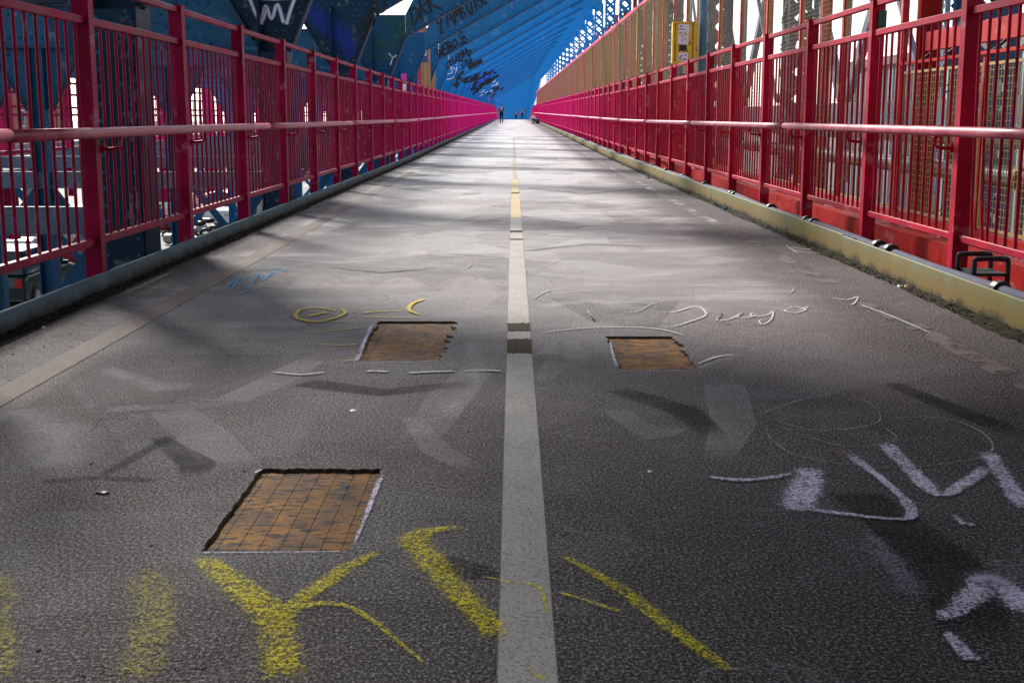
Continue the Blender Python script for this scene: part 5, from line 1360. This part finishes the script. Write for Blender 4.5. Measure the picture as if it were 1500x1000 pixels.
    put('mouth', MB().box(hb.x - .025, hb.x + .025, hb.y + .074, hb.y + .084, hb.z - .066, hb.z - .058).mesh('mouth'), M['tail'], t)
    for sx in (-1, 1): put('ear', MB().box(hb.x + sx * .086 - .008, hb.x + sx * .086 + .008, hb.y - .015, hb.y + .015, hb.z - .03, hb.z + .02).mesh('ear'), M['skin'], t)
    for w_, e_ in (('wrl', 'ell'), ('wrr', 'elr')):
        a = Vector(J[w_]) * s; dd = (Vector(J[w_]) - Vector(J[e_])).normalized(); sx = Vector((1, 0, 0)); m = MB()
        m.tube([a, a + dd * .05, a + dd * .09], [.028, .036, .032], 8)
        for q, ln in enumerate((.065, .08, .075, .055)):
            b = a + dd * .08 + Vector((0, (q - 1.5) * .017, 0)); m.tube([b, b + dd * ln * .6, b + dd * ln + Vector((0, .015, 0))], [.0095, .0085, .006], 6)
        m.tube([a + dd * .03, a + dd * .06 + Vector((0, .045, 0)), a + dd * .09 + Vector((0, .05, 0))], [.012, .01, .008], 6)
        put('hand', m.mesh('hand', True), M['skin'], t)
    for w_, q in (('anl', 'tol'), ('anr', 'tor')):
        a = Vector(J[w_]) * s; b = Vector(J[q]) * s; m = MB(); m.tube([a + Vector((0, -.06, -.045)), a + Vector((0, .02, -.03)), b + Vector((0, 0, .0)), b + Vector((0, .05, -.01))], [.045, .052, .045, .02], 8)
        put('shoe', m.mesh('shoe', True), M['cloth_brown'], t)
    return t
person('person in black walking along the left side of the far walkway', (-1.17, 126, zp(126)), 0, 1.86, 'cloth_black', 'cloth_black', .2)
person('person crouching in a white shirt at the foot of the far right railing', (2.05, 124, zp(124)), R(100), 1.8, 'cloth_white', 'cloth_teal', crouch=True)
person('person in dark clothes just beyond the crest, small and central', (.42, 199, zp(199)), 0, 1.70, 'cloth_black', 'cloth_black', .15)
person('person in a blue shirt beyond the crest, right of the small dark one', (1.32, 194, zp(194)), 0, 1.86, 'cloth_blue', 'cloth_black', .15)
t = thing('tote_bag', 'dark bag on the deck behind the crouching person', 'bag', (2.32, 123.7, zp(123.7)))
put('sack', MB().tube([(0, 0, .01), (0, 0, .2), (0, 0, .42), (0, 0, .5)], [.16, .2, .15, .06], 10).mesh('sack', True), M['black'], t)
put('strap', MB().tube([(-.08, 0, .42), (-.05, 0, .62), (.05, 0, .62), (.08, 0, .42)], .012, 6).mesh('strap'), M['black'], t)

# ================================================================== LITTER
def scrap(px, py, r, mat, label, name='litter', hgt=.012, cat='litter'):
    x, y = G(px, py); rnd = random.Random(px); n = 9; m = MB(); top = []; 
    ring = [(math.cos(a * 2 * math.pi / n) * r * rnd.uniform(.5, 1.1), math.sin(a * 2 * math.pi / n) * r * rnd.uniform(.5, 1.1)) for a in range(n)]
    m.v = [(a, b, 0) for a, b in ring] + [(a * .7, b * .7, hgt * rnd.uniform(.5, 1.3)) for a, b in ring] + [(0, 0, hgt * .8)]
    for k in range(n): q = (k + 1) % n; m.f += [(k, q, n + q, n + k), (n + k, n + q, 2 * n)]
    tag(put(name, m.mesh(name), mat, None, (x, y, zp(y) + .0005)), label, cat)
scrap(1332, 421, .055, M['card'], 'torn scrap of tan cardboard at the foot of the right kerb', 'cardboard_scrap')
scrap(1318, 420, .025, M['paper_white'], 'white paper scrap touching the tan cardboard by the right kerb', 'paper_scrap')
scrap(1062, 308, .06, M['cloth_teal'], 'crumpled dark teal scrap by the right kerb further on', 'fabric_scrap', .03)
scrap(948, 261, .10, M['black'], 'flat black scrap near the far right edge line', 'rubber_scrap', .02)
scrap(862, 601, .012, M['black'], 'small black gum spot right of the centre line below the right hatch', 'gum_spot', .002)
scrap(150, 723, .022, M['black'], 'dark pitted chip in the asphalt left of the nearest hatch', 'asphalt_chip', .006)
scrap(213, 838, .009, M['card'], 'tiny orange leaf scrap on top of the pale yellow spray stroke', 'leaf_scrap', .006)
scrap(1470, 587, .011, M['card'], 'tiny tan leaf at the right edge of the picture', 'leaf_scrap', .004)
scrap(63, 481, .012, M['paper_white'], 'white speck of paper near the left kerb', 'paper_scrap', .01)
scrap(952, 690, .013, M['paper_white'], 'white gum spot right of the centre line, level with the spray wedge', 'gum_spot', .002)
scrap(517, 601, .018, M['paper_white'], 'pale gum spot between the nearest and middle hatches', 'gum_spot', .002)
scrap(1221, 664, .008, M['rail'], 'tiny pink twig above the white spray wedge', 'twig', .004)
scrap(1046, 820, .010, M['black'], 'small black gum spot right of the long yellow diagonal', 'gum_spot', .002)
scrap(1270, 621, .009, M['black'], 'small black gum spot among the thin chalk loops', 'gum_spot', .002)
m = MB()
rnd = random.Random(3)
for k in range(900):
    y = 2.4 + 14 * rnd.random() ** 1.6; x = rnd.choice((rnd.uniform(-2.5, 2.5), rnd.uniform(-2.5, -2.2), rnd.uniform(2.2, 2.5))); r = rnd.uniform(.002, .006)
    m.dome(x, y, .001, r, (0, 0, 1), 5)
put('grit', m.mesh('grit', fix=False), M['concrete'], kind='stuff', label='scattered grit over the deck', category='grit')
